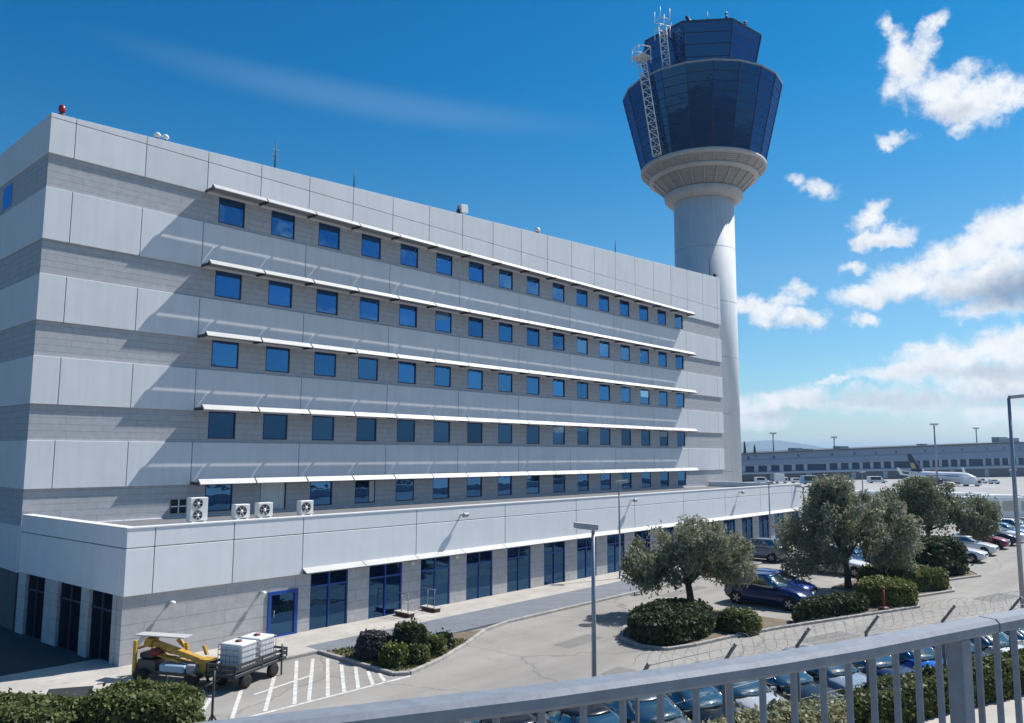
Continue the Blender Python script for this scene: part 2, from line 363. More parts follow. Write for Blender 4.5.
cmb = N('ShaderNodeCombineXYZ'); Lk(azn, cmb.inputs[0]); Lk(eln, cmb.inputs[1])
def noise(scale, detail, rough, dist=0.0, off=(0,0,0)):
    ad = N('ShaderNodeVectorMath'); ad.operation = 'ADD'; Lk(nrm.outputs[0], ad.inputs[0]); ad.inputs[1].default_value = off
    n = N('ShaderNodeTexNoise'); n.inputs['Scale'].default_value = scale; n.inputs['Detail'].default_value = detail; n.inputs['Roughness'].default_value = rough; n.inputs['Distortion'].default_value = dist
    Lk(ad.outputs[0], n.inputs['Vector']); return n
nw = noise(22, 6, .6)
wv = N('ShaderNodeVectorMath'); wv.operation = 'MULTIPLY_ADD'; Lk(nw.outputs['Color'], wv.inputs[0]); wv.inputs[1].default_value = (.055, .05, 0); wv.inputs[2].default_value = (-.0275, -.025, 0)
warp = N('ShaderNodeVectorMath'); warp.operation = 'ADD'; Lk(cmb.outputs[0], warp.inputs[0]); Lk(wv.outputs[0], warp.inputs[1])
def azel(u, v):
    d = ray(u, v); d = d/np.linalg.norm(d); return math.atan2(d[0], d[1]), math.asin(d[2])
def blobs(lst, src, deg=False):
    tot = None
    for (u, v, a, b, rot, wt) in lst:
        if deg: az, el, a, b = math.radians(u), math.radians(v), math.radians(a)*FOC, math.radians(b)*FOC
        else: az, el = azel(u, v)
        mp = N('ShaderNodeMapping'); mp.vector_type = 'TEXTURE'; Lk(src, mp.inputs['Vector'])
        mp.inputs['Location'].default_value = (az, el, 0); mp.inputs['Rotation'].default_value = (0, 0, math.radians(-rot)); mp.inputs['Scale'].default_value = (1.13*a/FOC/math.cos(el), 1.16*b/FOC, 1)
        ln = N('ShaderNodeVectorMath'); ln.operation = 'LENGTH'; Lk(mp.outputs[0], ln.inputs[0])
        mr = N('ShaderNodeMapRange'); mr.interpolation_type = 'SMOOTHSTEP'; mr.inputs[1].default_value = 1.25; mr.inputs[2].default_value = .15; mr.inputs[3].default_value = 0; mr.inputs[4].default_value = wt
        Lk(ln.outputs['Value'], mr.inputs[0])
        tot = mr.outputs[0] if tot is None else math_('MAXIMUM', tot, mr.outputs[0])
    return tot
CL = [ # pixel-measured azimuth/elevation, radii
 (904,66,22,30,0,1),(884,27,13,9,40,.8),(898,40,12,16,-30,.85),(930,32,22,10,-35,.85),(925,45,14,16,0,.8),(940,92,42,20,8,1),(985,96,34,20,0,1),(955,110,40,16,15,1),(1012,96,22,12,0,.95),(955,126,18,9,20,.85),(965,75,20,14,0,.75),
 (893,141,17,9,0,.85),(816,187,22,10,25,.85),(800,178,12,7,20,.7),
 (876,210,18,13,-20,.85),(868,222,22,12,0,.9),(886,236,34,10,0,1),(862,240,16,9,0,.85),
 (853,268,17,8,0,.85),(868,296,38,13,0,1),(902,283,44,20,0,1),(940,262,42,20,-20,1),(985,240,40,24,-30,1),(1018,226,34,26,-30,1),(955,285,50,20,0,.95),(1000,275,60,34,0,1),(1015,300,50,18,0,.9),(975,312,30,10,0,.8),(865,318,16,9,20,.85),(985,218,22,6,0,.7),
 (768,312,30,15,0,1),(800,318,32,12,0,1),(745,308,22,12,0,.95),(800,290,18,9,0,.75),(790,300,20,11,0,.8),
 (790,398,50,17,0,1),(832,381,26,5,0,.85),(755,412,44,22,0,.95),(850,408,48,12,0,.8),
 (955,354,62,17,0,1),(1005,350,46,20,0,1),(925,372,70,16,0,1),(1000,380,70,24,0,1),(900,402,100,18,0,.8),(1010,412,70,20,0,.85),
 # outside the frame, so that the glazing and other viewpoints also see a partly cloudy sky
 (1180,250,120,60,0,1),(1250,90,80,40,20,.9),(1400,330,160,50,0,1),(1150,390,140,22,0,.8),
]
CL2 = [ # azimuth, elevation, radii in degrees: unseen clouds added to brighten the front facade, some mirrored in its windows
 (156,17,4.5,2.6,0,.8),(149,14,5,2.2,0,.9),(139,15.5,4,2.4,0,.8),(131,12,4,2.0,0,.8),(144,9,6,1.6,0,.9),(126,7.5,5,1.5,0,.9),(118,9.5,3,1.5,0,.8),(160,28,12,6,0,1),(135,33,9,5,0,1),(170,12,6,2.5,0,1),(172,45,14,8,0,1),(140,62,16,8,0,1),(110,38,7,5,0,.9),(175,24,8,4,0,1),(122,24,8,4,0,1),(150,45,10,5,0,.9)]
dens = math_('MAXIMUM', blobs(CL, warp.outputs[0]), blobs(CL2, warp.outputs[0], True))
nf = noise(52, 12, .72, .15)
nfine = math_('MULTIPLY_ADD', nf.outputs['Fac'], 1.35, -.675)
d2 = math_('ADD', dens, nfine)
cm = N('ShaderNodeMapRange'); cm.interpolation_type = 'SMOOTHSTEP'; cm.inputs[1].default_value = .22; cm.inputs[2].default_value = 1.02; Lk(d2, cm.inputs[0])
gate = N('ShaderNodeMapRange'); gate.inputs[1].default_value = .02; gate.inputs[2].default_value = .25; Lk(dens, gate.inputs[0])
cmask = math_('MULTIPLY', cm.outputs[0], gate.outputs[0])
SH = [(1010,290,46,20,0,.85),(970,298,40,11,0,.45),(950,116,26,7,0,.35),(905,300,40,6,0,.25),(985,374,60,9,0,.4),(900,400,90,10,0,.35),(790,412,50,7,0,.35),(1010,397,60,10,0,.4),(880,240,26,4,0,.2),(780,324,36,4,0,.3)]
shade = blobs(SH, warp.outputs[0])
n3 = noise(48, 6, .6, 0, (3, 1, 2))
shn = math_('MULTIPLY_ADD', n3.outputs['Fac'], .55, -.22)
shf = N('ShaderNodeMapRange'); shf.inputs[1].default_value = 0; shf.inputs[2].default_value = 1.05; Lk(math_('ADD', shade, shn), shf.inputs[0])
cc = N('ShaderNodeMix'); cc.data_type = 'RGBA'; cc.inputs[6].default_value = (.80, .815, .83, 1); cc.inputs[7].default_value = (.17, .25, .38, 1); Lk(shf.outputs[0], cc.inputs[0])
cbg = N('ShaderNodeBackground'); cbg.inputs['Strength'].default_value = 1.0; Lk(cc.outputs[2], cbg.inputs['Color'])
mixw = N('ShaderNodeMixShader'); Lk(math_('MULTIPLY', cmask, .97), mixw.inputs[0]); Lk(bg.outputs[0], mixw.inputs[1]); Lk(cbg.outputs[0], mixw.inputs[2])
streak = blobs([(365, 101, 195, 15, 4.5, .11), (300, 90, 120, 9, 5, .08)], cmb.outputs[0])
sbg = N('ShaderNodeBackground'); sbg.inputs['Color'].default_value = (.50, .68, .88, 1); sbg.inputs['Strength'].default_value = .8
mix2 = N('ShaderNodeMixShader'); Lk(streak, mix2.inputs[0]); Lk(mixw.outputs[0], mix2.inputs[1]); Lk(sbg.outputs[0], mix2.inputs[2])
Lk(mix2.outputs[0], out.inputs['Surface'])
sd = bpy.data.lights.new('sun', 'SUN'); sd.energy = 5.0; sd.angle = math.radians(.53); sd.color = (1.0, .965, .92)
so = bpy.data.objects.new('sun', sd); COL.objects.link(so)
sv = Vector((math.sin(SUN_AZ)*math.cos(SUN_EL), math.cos(SUN_AZ)*math.cos(SUN_EL), math.sin(SUN_EL)))
so.rotation_euler = (-sv).to_track_quat('-Z', 'Y').to_euler(); so.location = (60, -60, 90)

# ================================================================== GROUND
FENCE = [(4.8,-29.45),(8.0,-30.05),(11.17,-30.72),(14.3,-31.6),(17.75,-32.9),(21.03,-34.2),(24.4,-35.5),(27.8,-36.8),(31.2,-38.1)]
def dip(x, y):      # the parking rows fall gently towards the drain along the fence
    fy = np.interp(x, [p[0] for p in FENCE], [p[1] for p in FENCE]) if x > 4.8 else -29.45-.19*(x-4.8)
    if x > 31.2: fy = -38.1-.38*(x-31.2)
    n = max(0.0, (y-fy)*.95); t = min(1, max(0, 1-(n-1.0)/7.0)); f = min(1, max(0, (x+6)/6))*min(1, max(0, (45-x)/12)); return .12*t*t*(3-2*t)*f
DV = np.array([math.sin(math.radians(66)), math.cos(math.radians(66))])
def gz(x, y):
    d = (x-CAM[0])*DV[0]+(y-CAM[1])*DV[1]
    t = min(1, max(0, (d-105)/150)); return -.6-3.55*(t*t*(3-2*t))
xs = sorted(set([-3000,-1200,-500,-200,-100]+list(range(-60, 420, 12))+[460,520,620,800,1200,2000,4000,9000]))
ys = sorted(set([-6000,-2500,-1000,-500,-300,-200]+list(range(-150, 260, 12))+[300,400,600,1000,2000,4000,8000]))
g = MB(); nx = len(xs)
g.add([(x, y, gz(x, y)) for y in ys for x in xs], [(j*nx+i, j*nx+i+1, (j+1)*nx+i+1, (j+1)*nx+i) for j in range(len(ys)-1) for i in range(nx-1)])
struct(g.build('ground', 'earth'))
g = MB(); xs2 = [x for x in xs if 88 <= x <= 620]; ys2 = [y for y in ys if -300 <= y <= 400]; nx2 = len(xs2)
g.add([(x, y, max(gz(x, y)+.012, 0.0 if x < 100 else -9)) for y in ys2 for x in xs2], [(j*nx2+i, j*nx2+i+1, (j+1)*nx2+i+1, (j+1)*nx2+i) for j in range(len(ys2)-1) for i in range(nx2-1)])
struct(g.build('apron', 'apron'))
# parking lot asphalt
fc = MB(); fc.sheet([(-14,-260),(88,-260),(88,60),(-14,60)], -.45); struct(fc.build('bounce_ground', 'apron'))  # unseen pale ground, added to bounce light onto the front facade
lot = MB(); lx = [-30+i for i in range(0, 84)]+[54+3*i for i in range(0, 15)]; lx = sorted(set([x for x in lx if x < 96]+[96.5])); ly = sorted(set([-60+3*i for i in range(5)]+[-45+i for i in range(0, 25)]+[-20,-18,-15,-12,-9]))
lot.add([(x, y, .018-dip(x, y)) for y in ly for x in lx], [(j*len(lx)+i, j*len(lx)+i+1, (j+1)*len(lx)+i+1, (j+1)*len(lx)+i) for j in range(len(ly)-1) for i in range(len(lx)-1)], 0, True)
lot.box(-29.9, 96.4, -59.9, -9.1, -.9, -.6)
struct(lot.build('parking_lot', 'asphalt'))
# pavement by the building (raised slabs) -----------------------------------------------------
sr = MB(); sr.sheet([(-30,-13),(-10.1,-13),(-10.1,-8),(.9,-8),(.9,60),(-30,60)], .03); struct(sr.build('dark_west_ground', 'darkwest'))  # added dark sheet: shade put into the colour, cuts bounce onto the west face
pv = MB()
pv.prism([(-10,-13.0),(7.25,-13.05),(7.25,-12.1),(48,-12.1),(48,-9.7),(.9,-9.7),(.9,-8.0),(-10,-8.0)], 0, .12)
struct(bevel(pv.build('pavement', 'paving'), .015))
ps = MB(); ps.prism([(7.25,-12.1),(44,-12.1),(44,-14.75),(12.8,-14.75),(7.25,-13.4)], 0, .115); struct(ps.build('paved_strip', 'paver'))
bed = MB(); bed.prism([(7.3,-13.15),(7.32,-17.75),(7.75,-18.05),(9.8,-17.42),(12.1,-16.42),(14.5,-15.2),(12.8,-14.75)], 0, .10)
struct(bed.build('planting_bed', 'soil'))
kb = MB()
def kerb(pts, wd=.16, h=.14):
    for p, q in zip(pts[:-1], pts[1:]): kb.beam((p[0],p[1],h/2), (q[0],q[1],h/2), wd, h)
kerb([(-10.08,-8),(-10.08,-13.08),(5.6,-13.08),(7.22,-13.08),(7.24,-17.8),(7.7,-18.12),(9.85,-17.5),(12.15,-16.5),(14.6,-15.25),(16.5,-14.85),(44,-14.85)])
kerb([(44.1,-14.85),(44.1,-12.0),(48.1,-12.0),(48.1,-9.6)])
kerb([(26,-19.3),(19.5,-19.5),(17.6,-20.6),(16.9,-22),(17.2,-23.1),(18.6,-23.6),(21,-24.0),(24.5,-24.9),(34.2,-28.1),(35.2,-27.7),(35.4,-24.5)])
kerb([(36.5,-26.9),(40.8,-28.2),(42.1,-27.9),(42.4,-22.5)])
kerb([(44,-26.6),(48.6,-28.0),(50.2,-27.2),(50.4,-23)])
struct(bevel(kb.build('kerb', 'kerb'), .02))
isl = MB(); isl.prism([(25.9,-19.4),(19.5,-19.6),(17.7,-20.7),(17,-22),(17.3,-23.0),(18.7,-23.5),(21,-23.9),(24.5,-24.8),(26,-24.7)], 0, .10)
isl.prism([(26,-25.2),(34.2,-28.0),(35.1,-27.6),(35.3,-24.9),(26,-24.75)], 0, .10)
isl.prism([(36.6,-26.8),(40.8,-28.1),(42.0,-27.8),(42.3,-22.5),(37.0,-22.5)], 0, .10)
isl.prism([(44.1,-26.5),(48.6,-27.9),(50.1,-27.1),(50.3,-23),(44.1,-23)], 0, .10)
struct(isl.build('traffic_island', 'soil'))
pt = MB()
for (x, y, a, b, r_) in [(16,-19.5,2.6,.9,.05),(24,-27.2,3.2,1.1,-.22),(13.2,-23.5,1.3,.8,.1),(30,-16.6,4.5,.8,.02),(40.5,-30.5,3.5,1.2,-.2)]:
    c_, s_ = math.cos(r_), math.sin(r_); pt.sheet([(x+u*c_-v*s_, y+u*s_+v*c_) for u, v in ((-a/2,-b/2),(a/2,-b/2),(a/2,b/2),(-a/2,b/2))], .0215)
struct(pt.build('road_patch', 'patch'))
dg = MB()
for (x, y) in [(12.9,-15.15),(27,-15.2)]: dg.box(x-.35,x+.35,y-.18,y+.18,.019,.027)
struct(dg.build('drain_grate', 'darkmetal'))
# painted hatching
ln = MB()
def stripe(p, q, wd=.13, z=.024):
    p, q = np.array(p), np.array(q); d = (q-p)/np.linalg.norm(q-p); n = np.array([-d[1], d[0]])*wd/2
    ln.sheet([p+n, q+n, q-n, p-n], z)
stripe((.2,-18.05),(7.6,-18.28)); stripe((5.3,-15.6),(2.6,-16.2), z=.028)
for p, q in [((.2,-14.0),(-1.7,-17.0)),((1.9,-14.9),(-.3,-17.8)),((3.6,-13.9),(.9,-17.9)),((5.11,-13.5),(1.98,-17.96)),((5.95,-13.5),(3.0,-18.0)),((6.55,-13.7),(3.5,-18.05)),((6.95,-14.1),(4.2,-18.1)),((6.95,-15.0),(4.85,-18.1)),((6.95,-15.9),(5.4,-18.15)),((6.98,-16.6),(6.0,-18.2)),((7.05,-17.2),(6.5,-18.22))]: stripe(p, q)
for i in range(18): stripe((50.9+i*3.05,-22.1),(50.9+i*3.05,-27.0))
struct(ln.build('road_marking', 'line'))
mh = MB(); mh.lathe([(.38,.019),(.38,.03)], (18.7,-17.9,0), 20); struct(mh.build('manhole_cover', 'darkmetal'))
# pavement between bridge and hedge
fp = MB(); fp.prism([(-4,-26.6),(8,-30.6),(13.9,-32.3),(19.5,-33.9),(24,-35.6),(60,-49),(60,-70),(-30,-70),(-30,-26)], -.7, .1); struct(fp.build('footpath', 'paving'))

# ================================================================== MAIN OFFICE BUILDING
B = thing('office_building', 'large five storey office block with pale panel bands and rows of blue windows', 'building', (0,0,0))
XE = 67.5; YB = 32.0; DS = .12
ZB = [22.24, 18.04, 14.14, 10.22, 6.31]; ZS = [20.56, 16.36, 12.46, 8.53, 4.66]
WT = [22.24, 18.04, 14.14, 10.22, 6.31]; WB = [20.765, 16.57, 12.67, 8.74, 4.83]
X0, SP, WW = 8.678, 3.2744, 1.5906
wall = MB()
for r in range(5):
    zt, zb = ZB[r]-.002, ZS[r]+.002
    wall.box(.05, X0, 0, .5, zb, zt)                    # solid west part of the recessed strip
    wall.box(X0+15*SP+WW, XE-.05, 0, .5, zb, zt)
    for k in range(16):
        xa = X0+k*SP
        wall.box(xa, xa+WW, 0, .5, zb, WB[r])           # sill wall
        if k < 15: wall.box(xa+WW, xa+SP, 0, .5, zb, zt)
    wall.box(.05, .5, .5, YB, zb, zt)                   # west face strip
wall.build('wall', 'stone', B)
core = MB(); core.box(.5, XE-.5, .5, YB, 0.0, 22.2); core.box(.052, .5, .1, YB, 0, 2.6); core.build('core', 'darkbase', B)
PG = .034
def band(name, z0, z1, joints, y_out=-DS, hj=None, slope=None, back='joint'):
    m = MB(); js = [0.0]+joints+[XE]
    for a, b in zip(js[:-1], js[1:]):
        xa, xb = a+(PG/2 if a > 0 else 0), b-(PG/2 if b < XE else 0)
        if hj is None: m.box(xa, xb, y_out, .2, z0, z1)
        else:
            m.box(xa, xb, y_out, .2, z0, hj-PG/2)
            za, zb_ = slope(xa), slope(xb)
            if min(za, zb_) > hj+.03:
                m.add([(xa,y_out,hj+PG/2),(xb,y_out,hj+PG/2),(xb,.2,hj+PG/2),(xa,.2,hj+PG/2),(xa,y_out,za),(xb,y_out,zb_),(xb,.2,zb_),(xa,.2,za)],
                      [(0,3,2,1),(4,5,6,7),(0,1,5,4),(1,2,6,5),(2,3,7,6),(3,0,4,7)])
    # west return, split into panels too
    jy = [.2, 3.6, 7.0, 10.4, 13.8, 17.2, 20.6, 24, 27.4, YB]
    for a, b in zip(jy[:-1], jy[1:]):
        if hj is None: m.box(0, .5, a+(PG/2 if a > .2 else 0), b-PG/2, z0, z1)
        else: m.box(0, .5, a+(PG/2 if a > .2 else 0), b-PG/2, z0, slope(0))
    o = bevel(m.build(name, 'panel', B), .012)
    j = MB(); zt = (z1 if hj is None else hj)
    j.box(.06, XE-.06, y_out+.04, .19, z0+.01, zt-.01); j.build('joint_backing', 'joint', o)
    return o
SJ = [1.17, 4.5]+[7.8+6.5*i for i in range(10)]
for r in range(5):
    z1 = ZS[r]; z0 = ZB[r+1] if r < 4 else 2.6
    band('spandrel', z0, z1, SJ)
PJ = [1.12, 4.53, 7.9]+[11.13+SP*i for i in range(18)]
PJ = [x for x in PJ if x < XE-.5]
slope = lambda x: 24.22+(27.55-24.22)*x/XE
band('parapet', ZB[0], None, PJ, hj=24.0, slope=slope)
rf = MB(); rf.add([(.5,.2,slope(.5)-.7),(XE-.2,.2,slope(XE)-.7),(XE-.2,YB,slope(XE)-.7),(.5,YB,slope(.5)-.7)], [(0,1,2,3)]); rf.build('roof', 'roof', B)
ew = MB(); ew.box(XE-.5, XE, .2, YB, 0, 26.6); ew.build('east_wall', 'panel', B)
# windows
fm = MB()
fw = .07
fm.box(0, fw, .03, .12, 0, 1.47); fm.box(WW-fw, WW, .03, .12, 0, 1.47); fm.box(fw, WW-fw, .03, .12, 0, fw); fm.box(fw, WW-fw, .03, .12, 1.47-fw, 1.47)
pm = MB(); pm.add([(fw,.07,fw),(WW-fw,.07,fw),(WW-fw,.07,1.47-fw),(fw,.07,1.47-fw)], [(0,1,2,3)])
f0 = None
for r in range(5):
    for k in range(16):
        if r == 4 and k == 1: continue
        loc = (X0+k*SP, 0, WB[r]+.002)
        if f0 is None:
            f0 = fm.build('window', 'frame', B, loc); p0 = pm.build('pane', 'glass', f0); f = f0; p = p0
        else:
            f = f0.copy(); COL.objects.link(f); f.parent = B; p = p0.copy(); COL.objects.link(p); p.parent = f; f.location = loc
        p.rotation_euler = (math.radians(random.gauss(0,.35)), 0, math.radians(random.gauss(0,.35)))
        if (r, k) in ((0, 11), (1, 5), (1, 13), (2, 3), (2, 12), (2, 13), (3, 9), (3, 14)):
            b = MB(); hb_ = random.uniform(.35, .75); b.add([(fw,.066,1.47-fw-hb_),(WW-fw,.066,1.47-fw-hb_),(WW-fw,.066,1.47-fw),(fw,.066,1.47-fw)], [(0,1,2,3)]); b.build('blind', 'screen', f)
        if r == 4 and k == 3:
            b = MB(); b.box(WW*.72, WW-fw, .035, .06, fw, 1.47-fw); b.build('blind', 'blind', f); f['label'] = 'window with a white sash drawn half across'
sh = MB(); xa = X0+SP; sh.box(xa+.02, xa+WW, .05, .12, 4.7, 6.30); sh.box(xa+.25, xa+.31, .03, .05, 4.7, 6.28); sh.box(xa+1.2, xa+1.26, .03, .05, 4.7, 6.28)
sh.build('vent_door', 'shutter', B)
sf = MB(); sf.box(xa-.0, xa+.02, -.01, .12, 4.7, 6.30); sf.box(xa+WW, xa+WW+.05, -.02, .12, 4.7, 6.30); sf.build('door_frame', 'darkmetal', B)
gr = MB(); gr.box(6.85, 7.66, -.02, 0.0, 4.85, 5.55); 
gr.build('vent_opening', 'black', B)
g2 = MB(); g2.box(7.23, 7.29, -.045, -.022, 4.85, 5.55); g2.box(6.85, 7.66, -.045, -.022, 5.17, 5.23); g2.build('vent_bar', 'white', B)
# west face windows
for r, y in [(0, 5.4), (0, 9.5), (1, 6.6), (1, 10.0), (2, 7.0), (3, 9)]:
    q = MB(); q.box(.03, .05, y, y+1.5, WB[r]+.05, WT[r]-.2); q.build('side_window', 'glass', B)
# sun shades: inner plate and tilted outer blade per floor, carried on brackets
for r in range(5):
    zp = ZB[r]+.12
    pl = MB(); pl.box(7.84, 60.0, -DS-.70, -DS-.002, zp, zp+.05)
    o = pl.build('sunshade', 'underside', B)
    bl = MB()
    n = 16
    for k in range(n):
        xa = 7.84+k*3.262; xb = xa+3.262-.09
        c = np.array([(xa+xb)/2, -DS-.912, zp+.04]); ax = np.array([(xb-xa)/2, 0, 0]); ay = np.array([0, -.130, -.130]); az = np.cross(ax/np.linalg.norm(ax), ay/np.linalg.norm(ay))*.018
        bl.obox(c, ax, ay, az)
    bl.build('blade', 'louvre', o)
    bk = MB(); bk.add([(0,-DS-.003,-.003),(0,-DS-.003,-.12),(0,-DS-1.07,-.15),(0,-DS-.80,.14),(0,-DS-.72,-.003)]+[(.045,-DS-.003,-.003),(.045,-DS-.003,-.12),(.045,-DS-1.07,-.15),(.045,-DS-.80,.14),(.045,-DS-.72,-.003)],
        [(0,1,2,3,4),(9,8,7,6,5)]+[(i_,(i_+1)%5,5+(i_+1)%5,5+i_) for i_ in range(5)])
    bo = None
    for k in range(17):
        loc = (7.80+k*3.262, 0, zp)
        if bo is None: bo = bk.build('bracket', 'darkmetal', o, loc)
        else:
            c = bo.copy(); COL.objects.link(c); c.parent = o; c.location = loc

# ================================================================== ANNEX (low front wing)
A = thing('annex_building', 'low front wing of the office block with tall blue glazed bays along the pavement', 'building', (0,0,0))
XA, XAE, YA = .74, 64.08, -9.913; PZ = 5.14; FZ = 2.65
PX0, PSP, PWW = 8.9355, 3.2703, 2.055
class Piers:
    def box(self, *a): m = MB(); m.box(*a); m.build('pier', 'stone2', A)
an = Piers()
an.box(XA+.03, 6.82, YA+.12, YA+.6, 0, FZ); an.box(8.28, PX0, YA+.12, YA+.6, 0, FZ); an.box(6.82, 8.28, YA+.12, YA+.6, 2.05, FZ)
NB = 17
for k in range(NB):
    xa = PX0+k*PSP+PWW; xb = PX0+(k+1)*PSP if k < NB-1 else XAE-.05
    an.box(xa, xb, YA+.12, YA+.6, 0, FZ)
# west face piers
def skx(y): return XA-.70*(y-YA)/9.79
def west(m, a, b, o0, o1, z0, z1): m.prism([(skx(a)+o0,a),(skx(a)+o1,a),(skx(b)+o1,b),(skx(b)+o0,b)], z0, z1)
for a, b in [(-9.31,-9.03),(-7.1,-6.4),(-4.25,-2.95),(-.95,-.13)]: m = MB(); west(m, a, b, .03, .5, 0, FZ); m.build('pier', 'stone2', A)
ac = MB(); ac.box(XA+.5, XAE-.3, YA+.6, -.13, .02, 4.5); ac.build('core', 'darkbase', A)
fa = MB(); FJ = [1.8, 5.07, 8.39]+[8.39+6.65*i for i in range(1, 9)]; js = [XA]+[x for x in FJ if x < XAE-1]+[XAE]
for a, b in zip(js[:-1], js[1:]):
    xa, xb = a+(PG/2 if a > XA else 0), b-(PG/2 if b < XAE else 0)
    fa.box(xa, xb, YA, YA+.35, FZ+.002, 4.41-PG/2); fa.box(xa, xb, YA, YA+.35, 4.41+PG/2, PZ)
for z0, z1 in ((FZ+.002, 4.41-PG/2), (4.41+PG/2, PZ)):
    west(fa, YA+.35, -.13, 0, .35, z0, z1)
    fa.box(XAE-.35, XAE, YA+.35, -.12, z0, z1)
bevel(fa.build('fascia', 'panel2', A), .012)
jb = MB(); jb.box(XA+.05, XAE-.05, YA+.05, YA+.34, FZ+.02, PZ-.02); west(jb, YA+.345, -.15, .05, .34, FZ+.02, PZ-.02); jb.build('joint_backing', 'joint', A)
ar = MB(); ar.box(XA+.36, XAE-.36, YA+.36, -.122, 4.5, 4.62); west(ar, YA+.36, -.14, .351, .40+.72, 4.46, 4.58); ar.build('roof', 'roof', A)
cp = MB(); cp.box(XA-.03, XAE+.03, YA-.03, YA+.42, PZ+.002, PZ+.05); west(cp, YA+.42, -.13, -.03, .42, PZ+.002, PZ+.05); cp.build('coping', 'white', A)
cn = MB()
for k in range(17):
    xa = 8.42+k*PSP; xb = min(xa+PSP-.04, XAE)
    cn.obox(((xa+xb)/2, YA-.17, FZ+.16), ((xb-xa)/2, 0, 0), (0, -.19, -.10), (0, .006, -.012))
cn.build('canopy', 'louvre', A)
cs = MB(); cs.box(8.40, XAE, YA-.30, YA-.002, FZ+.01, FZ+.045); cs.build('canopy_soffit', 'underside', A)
# glazed bays
H = FZ-.06
wf = MB(); b0 = .06
wf.box(0, b0, .16, .26, 0, H); wf.box(PWW-b0, PWW, .16, .26, 0, H); wf.box(b0, PWW-b0, .16, .26, 0, b0); wf.box(b0, PWW-b0, .16, .26, H-b0, H)
wf.box(PWW/2-.035, PWW/2+.035, .15, .27, b0, H-b0); wf.box(b0, PWW/2-.035, .155, .265, 1.92, 1.99); wf.box(PWW/2+.035, PWW-b0, .155, .265, 1.92, 1.99)
wp = MB()
for (xa, xb) in ((b0, PWW/2-.035), (PWW/2+.035, PWW-b0)):
    for (za, zb) in ((b0, 1.92), (1.99, H-b0)): wp.add([(xa,.21,za),(xb,.21,za),(xb,.21,zb),(xa,.21,zb)], [(0,1,2,3)])
f0 = None
for k in range(NB):
    loc = (PX0+k*PSP, YA, .05)
    if f0 is None: f0 = wf.build('window', 'blueframe', A, loc); p0 = wp.build('pane', 'glass2', f0); f = f0; p = p0
    else:
        f = f0.copy(); COL.objects.link(f); f.parent = A; f.location = loc; p = p0.copy(); COL.objects.link(p); p.parent = f
    p.rotation_euler = (math.radians(random.gauss(0,.25)), 0, math.radians(random.gauss(0,.2)))
# blue door
dr = MB(); dr.box(6.82, 6.98, YA+.06, YA+.2, .05, 2.05); dr.box(8.12, 8.28, YA+.06, YA+.2, .05, 2.05); dr.box(6.98, 8.12, YA+.06, YA+.2, 1.90, 2.05); dr.box(6.98, 8.12, YA+.06, YA+.2, .05, .2)
d_ = dr.build('door', 'blueframe', A)
dp = MB(); dp.add([(6.98,YA+.13,.2),(8.12,YA+.13,.2),(8.12,YA+.13,1.9),(6.98,YA+.13,1.9)], [(0,1,2,3)]); dp.build('pane', 'glass2', d_)
dh = MB(); dh.tube([(7.1,YA+.05,.95),(7.1,YA+.05,1.25)], .018, 8); dh.build('handle', 'greymetal', d_)
# west side openings
for a, b in [(-9.03,-7.1),(-6.4,-4.25),(-2.95,-.95)]:
    q = MB(); west(q, a, b, .16, .18, .05, FZ); q.build('side_window', 'darkpane', A)
    q2 = MB(); west(q2, a, b, .12, .155, 1.95, 2.02); west(q2, (a+b)/2-.04, (a+b)/2+.04, .11, .158, .05, FZ); q2.build('side_frame', 'frame', A)

def wall_lamp(x, z, label, big=True):
    t = thing('wall_lamp', label, 'lamp', (x, YA+.12, z), group='wall lamps on the front wing')
    m = MB(); m.box(-.05, .05, -.05, 0, -.05, .05); m.tube([(0,-.05,0),(0,-.2,.03)], .02, 6); m.build('arm', 'greymetal', t)
    h = MB(); h.lathe([(.02,.06),(.09,.04),(.11,-.02),(.10,-.05)], (0,-.27,.02), 12); h.build('lamp_shade', 'white', t)
wall_lamp(2.55, 2.22, 'white wall lamp nearest the west corner of the low wing'); wall_lamp(6.45, 2.1, 'white wall lamp just left of the blue door')
def wall_spot(x, z, label):
    t = thing('bulkhead_light', label, 'light', (x, YA+.12, z), group='white bulkhead lights between the bays')
    m = MB(); m.lathe([(.11,0),(.12,.04),(.09,.10),(0,.13)], (0,0,0), 14); o = m.build('lens', 'lamplens', t); o.rotation_euler = (PI/2,0,0)
    m = MB(); m.lathe([(.13,-.001),(.13,.035)], (0,0,0), 14); o = m.build('base', 'greymetal', t); o.rotation_euler = (PI/2,0,0)
wall_spot(14.9, 2.5, 'white round light on the pier right of the second glazed bay'); wall_spot(18.0, 2.52, 'white round light on the pier right of the third glazed bay')
def flood(x, z, label):
    t = thing('floodlight', label, 'floodlight', (x, YA, z), group='floodlights on the white fascia')
    m = MB(); m.box(-.04, .04, -.32, 0, -.03, .03); m.build('bracket', 'greymetal', t)
    m = MB(); m.obox((0,-.36,0), (.19,0,0), (0,.07,-.09), (0,.06,.045)); bevel(m.build('lamp_head', 'greymetal', t), .02)
flood(18.18, 4.72, 'small grey floodlight on the fascia above the third glazed bay'); flood(34.54, 4.82, 'small grey floodlight on the fascia above the nearer tree'); flood(50.84, 4.81, 'small grey floodlight on the fascia below the control tower')
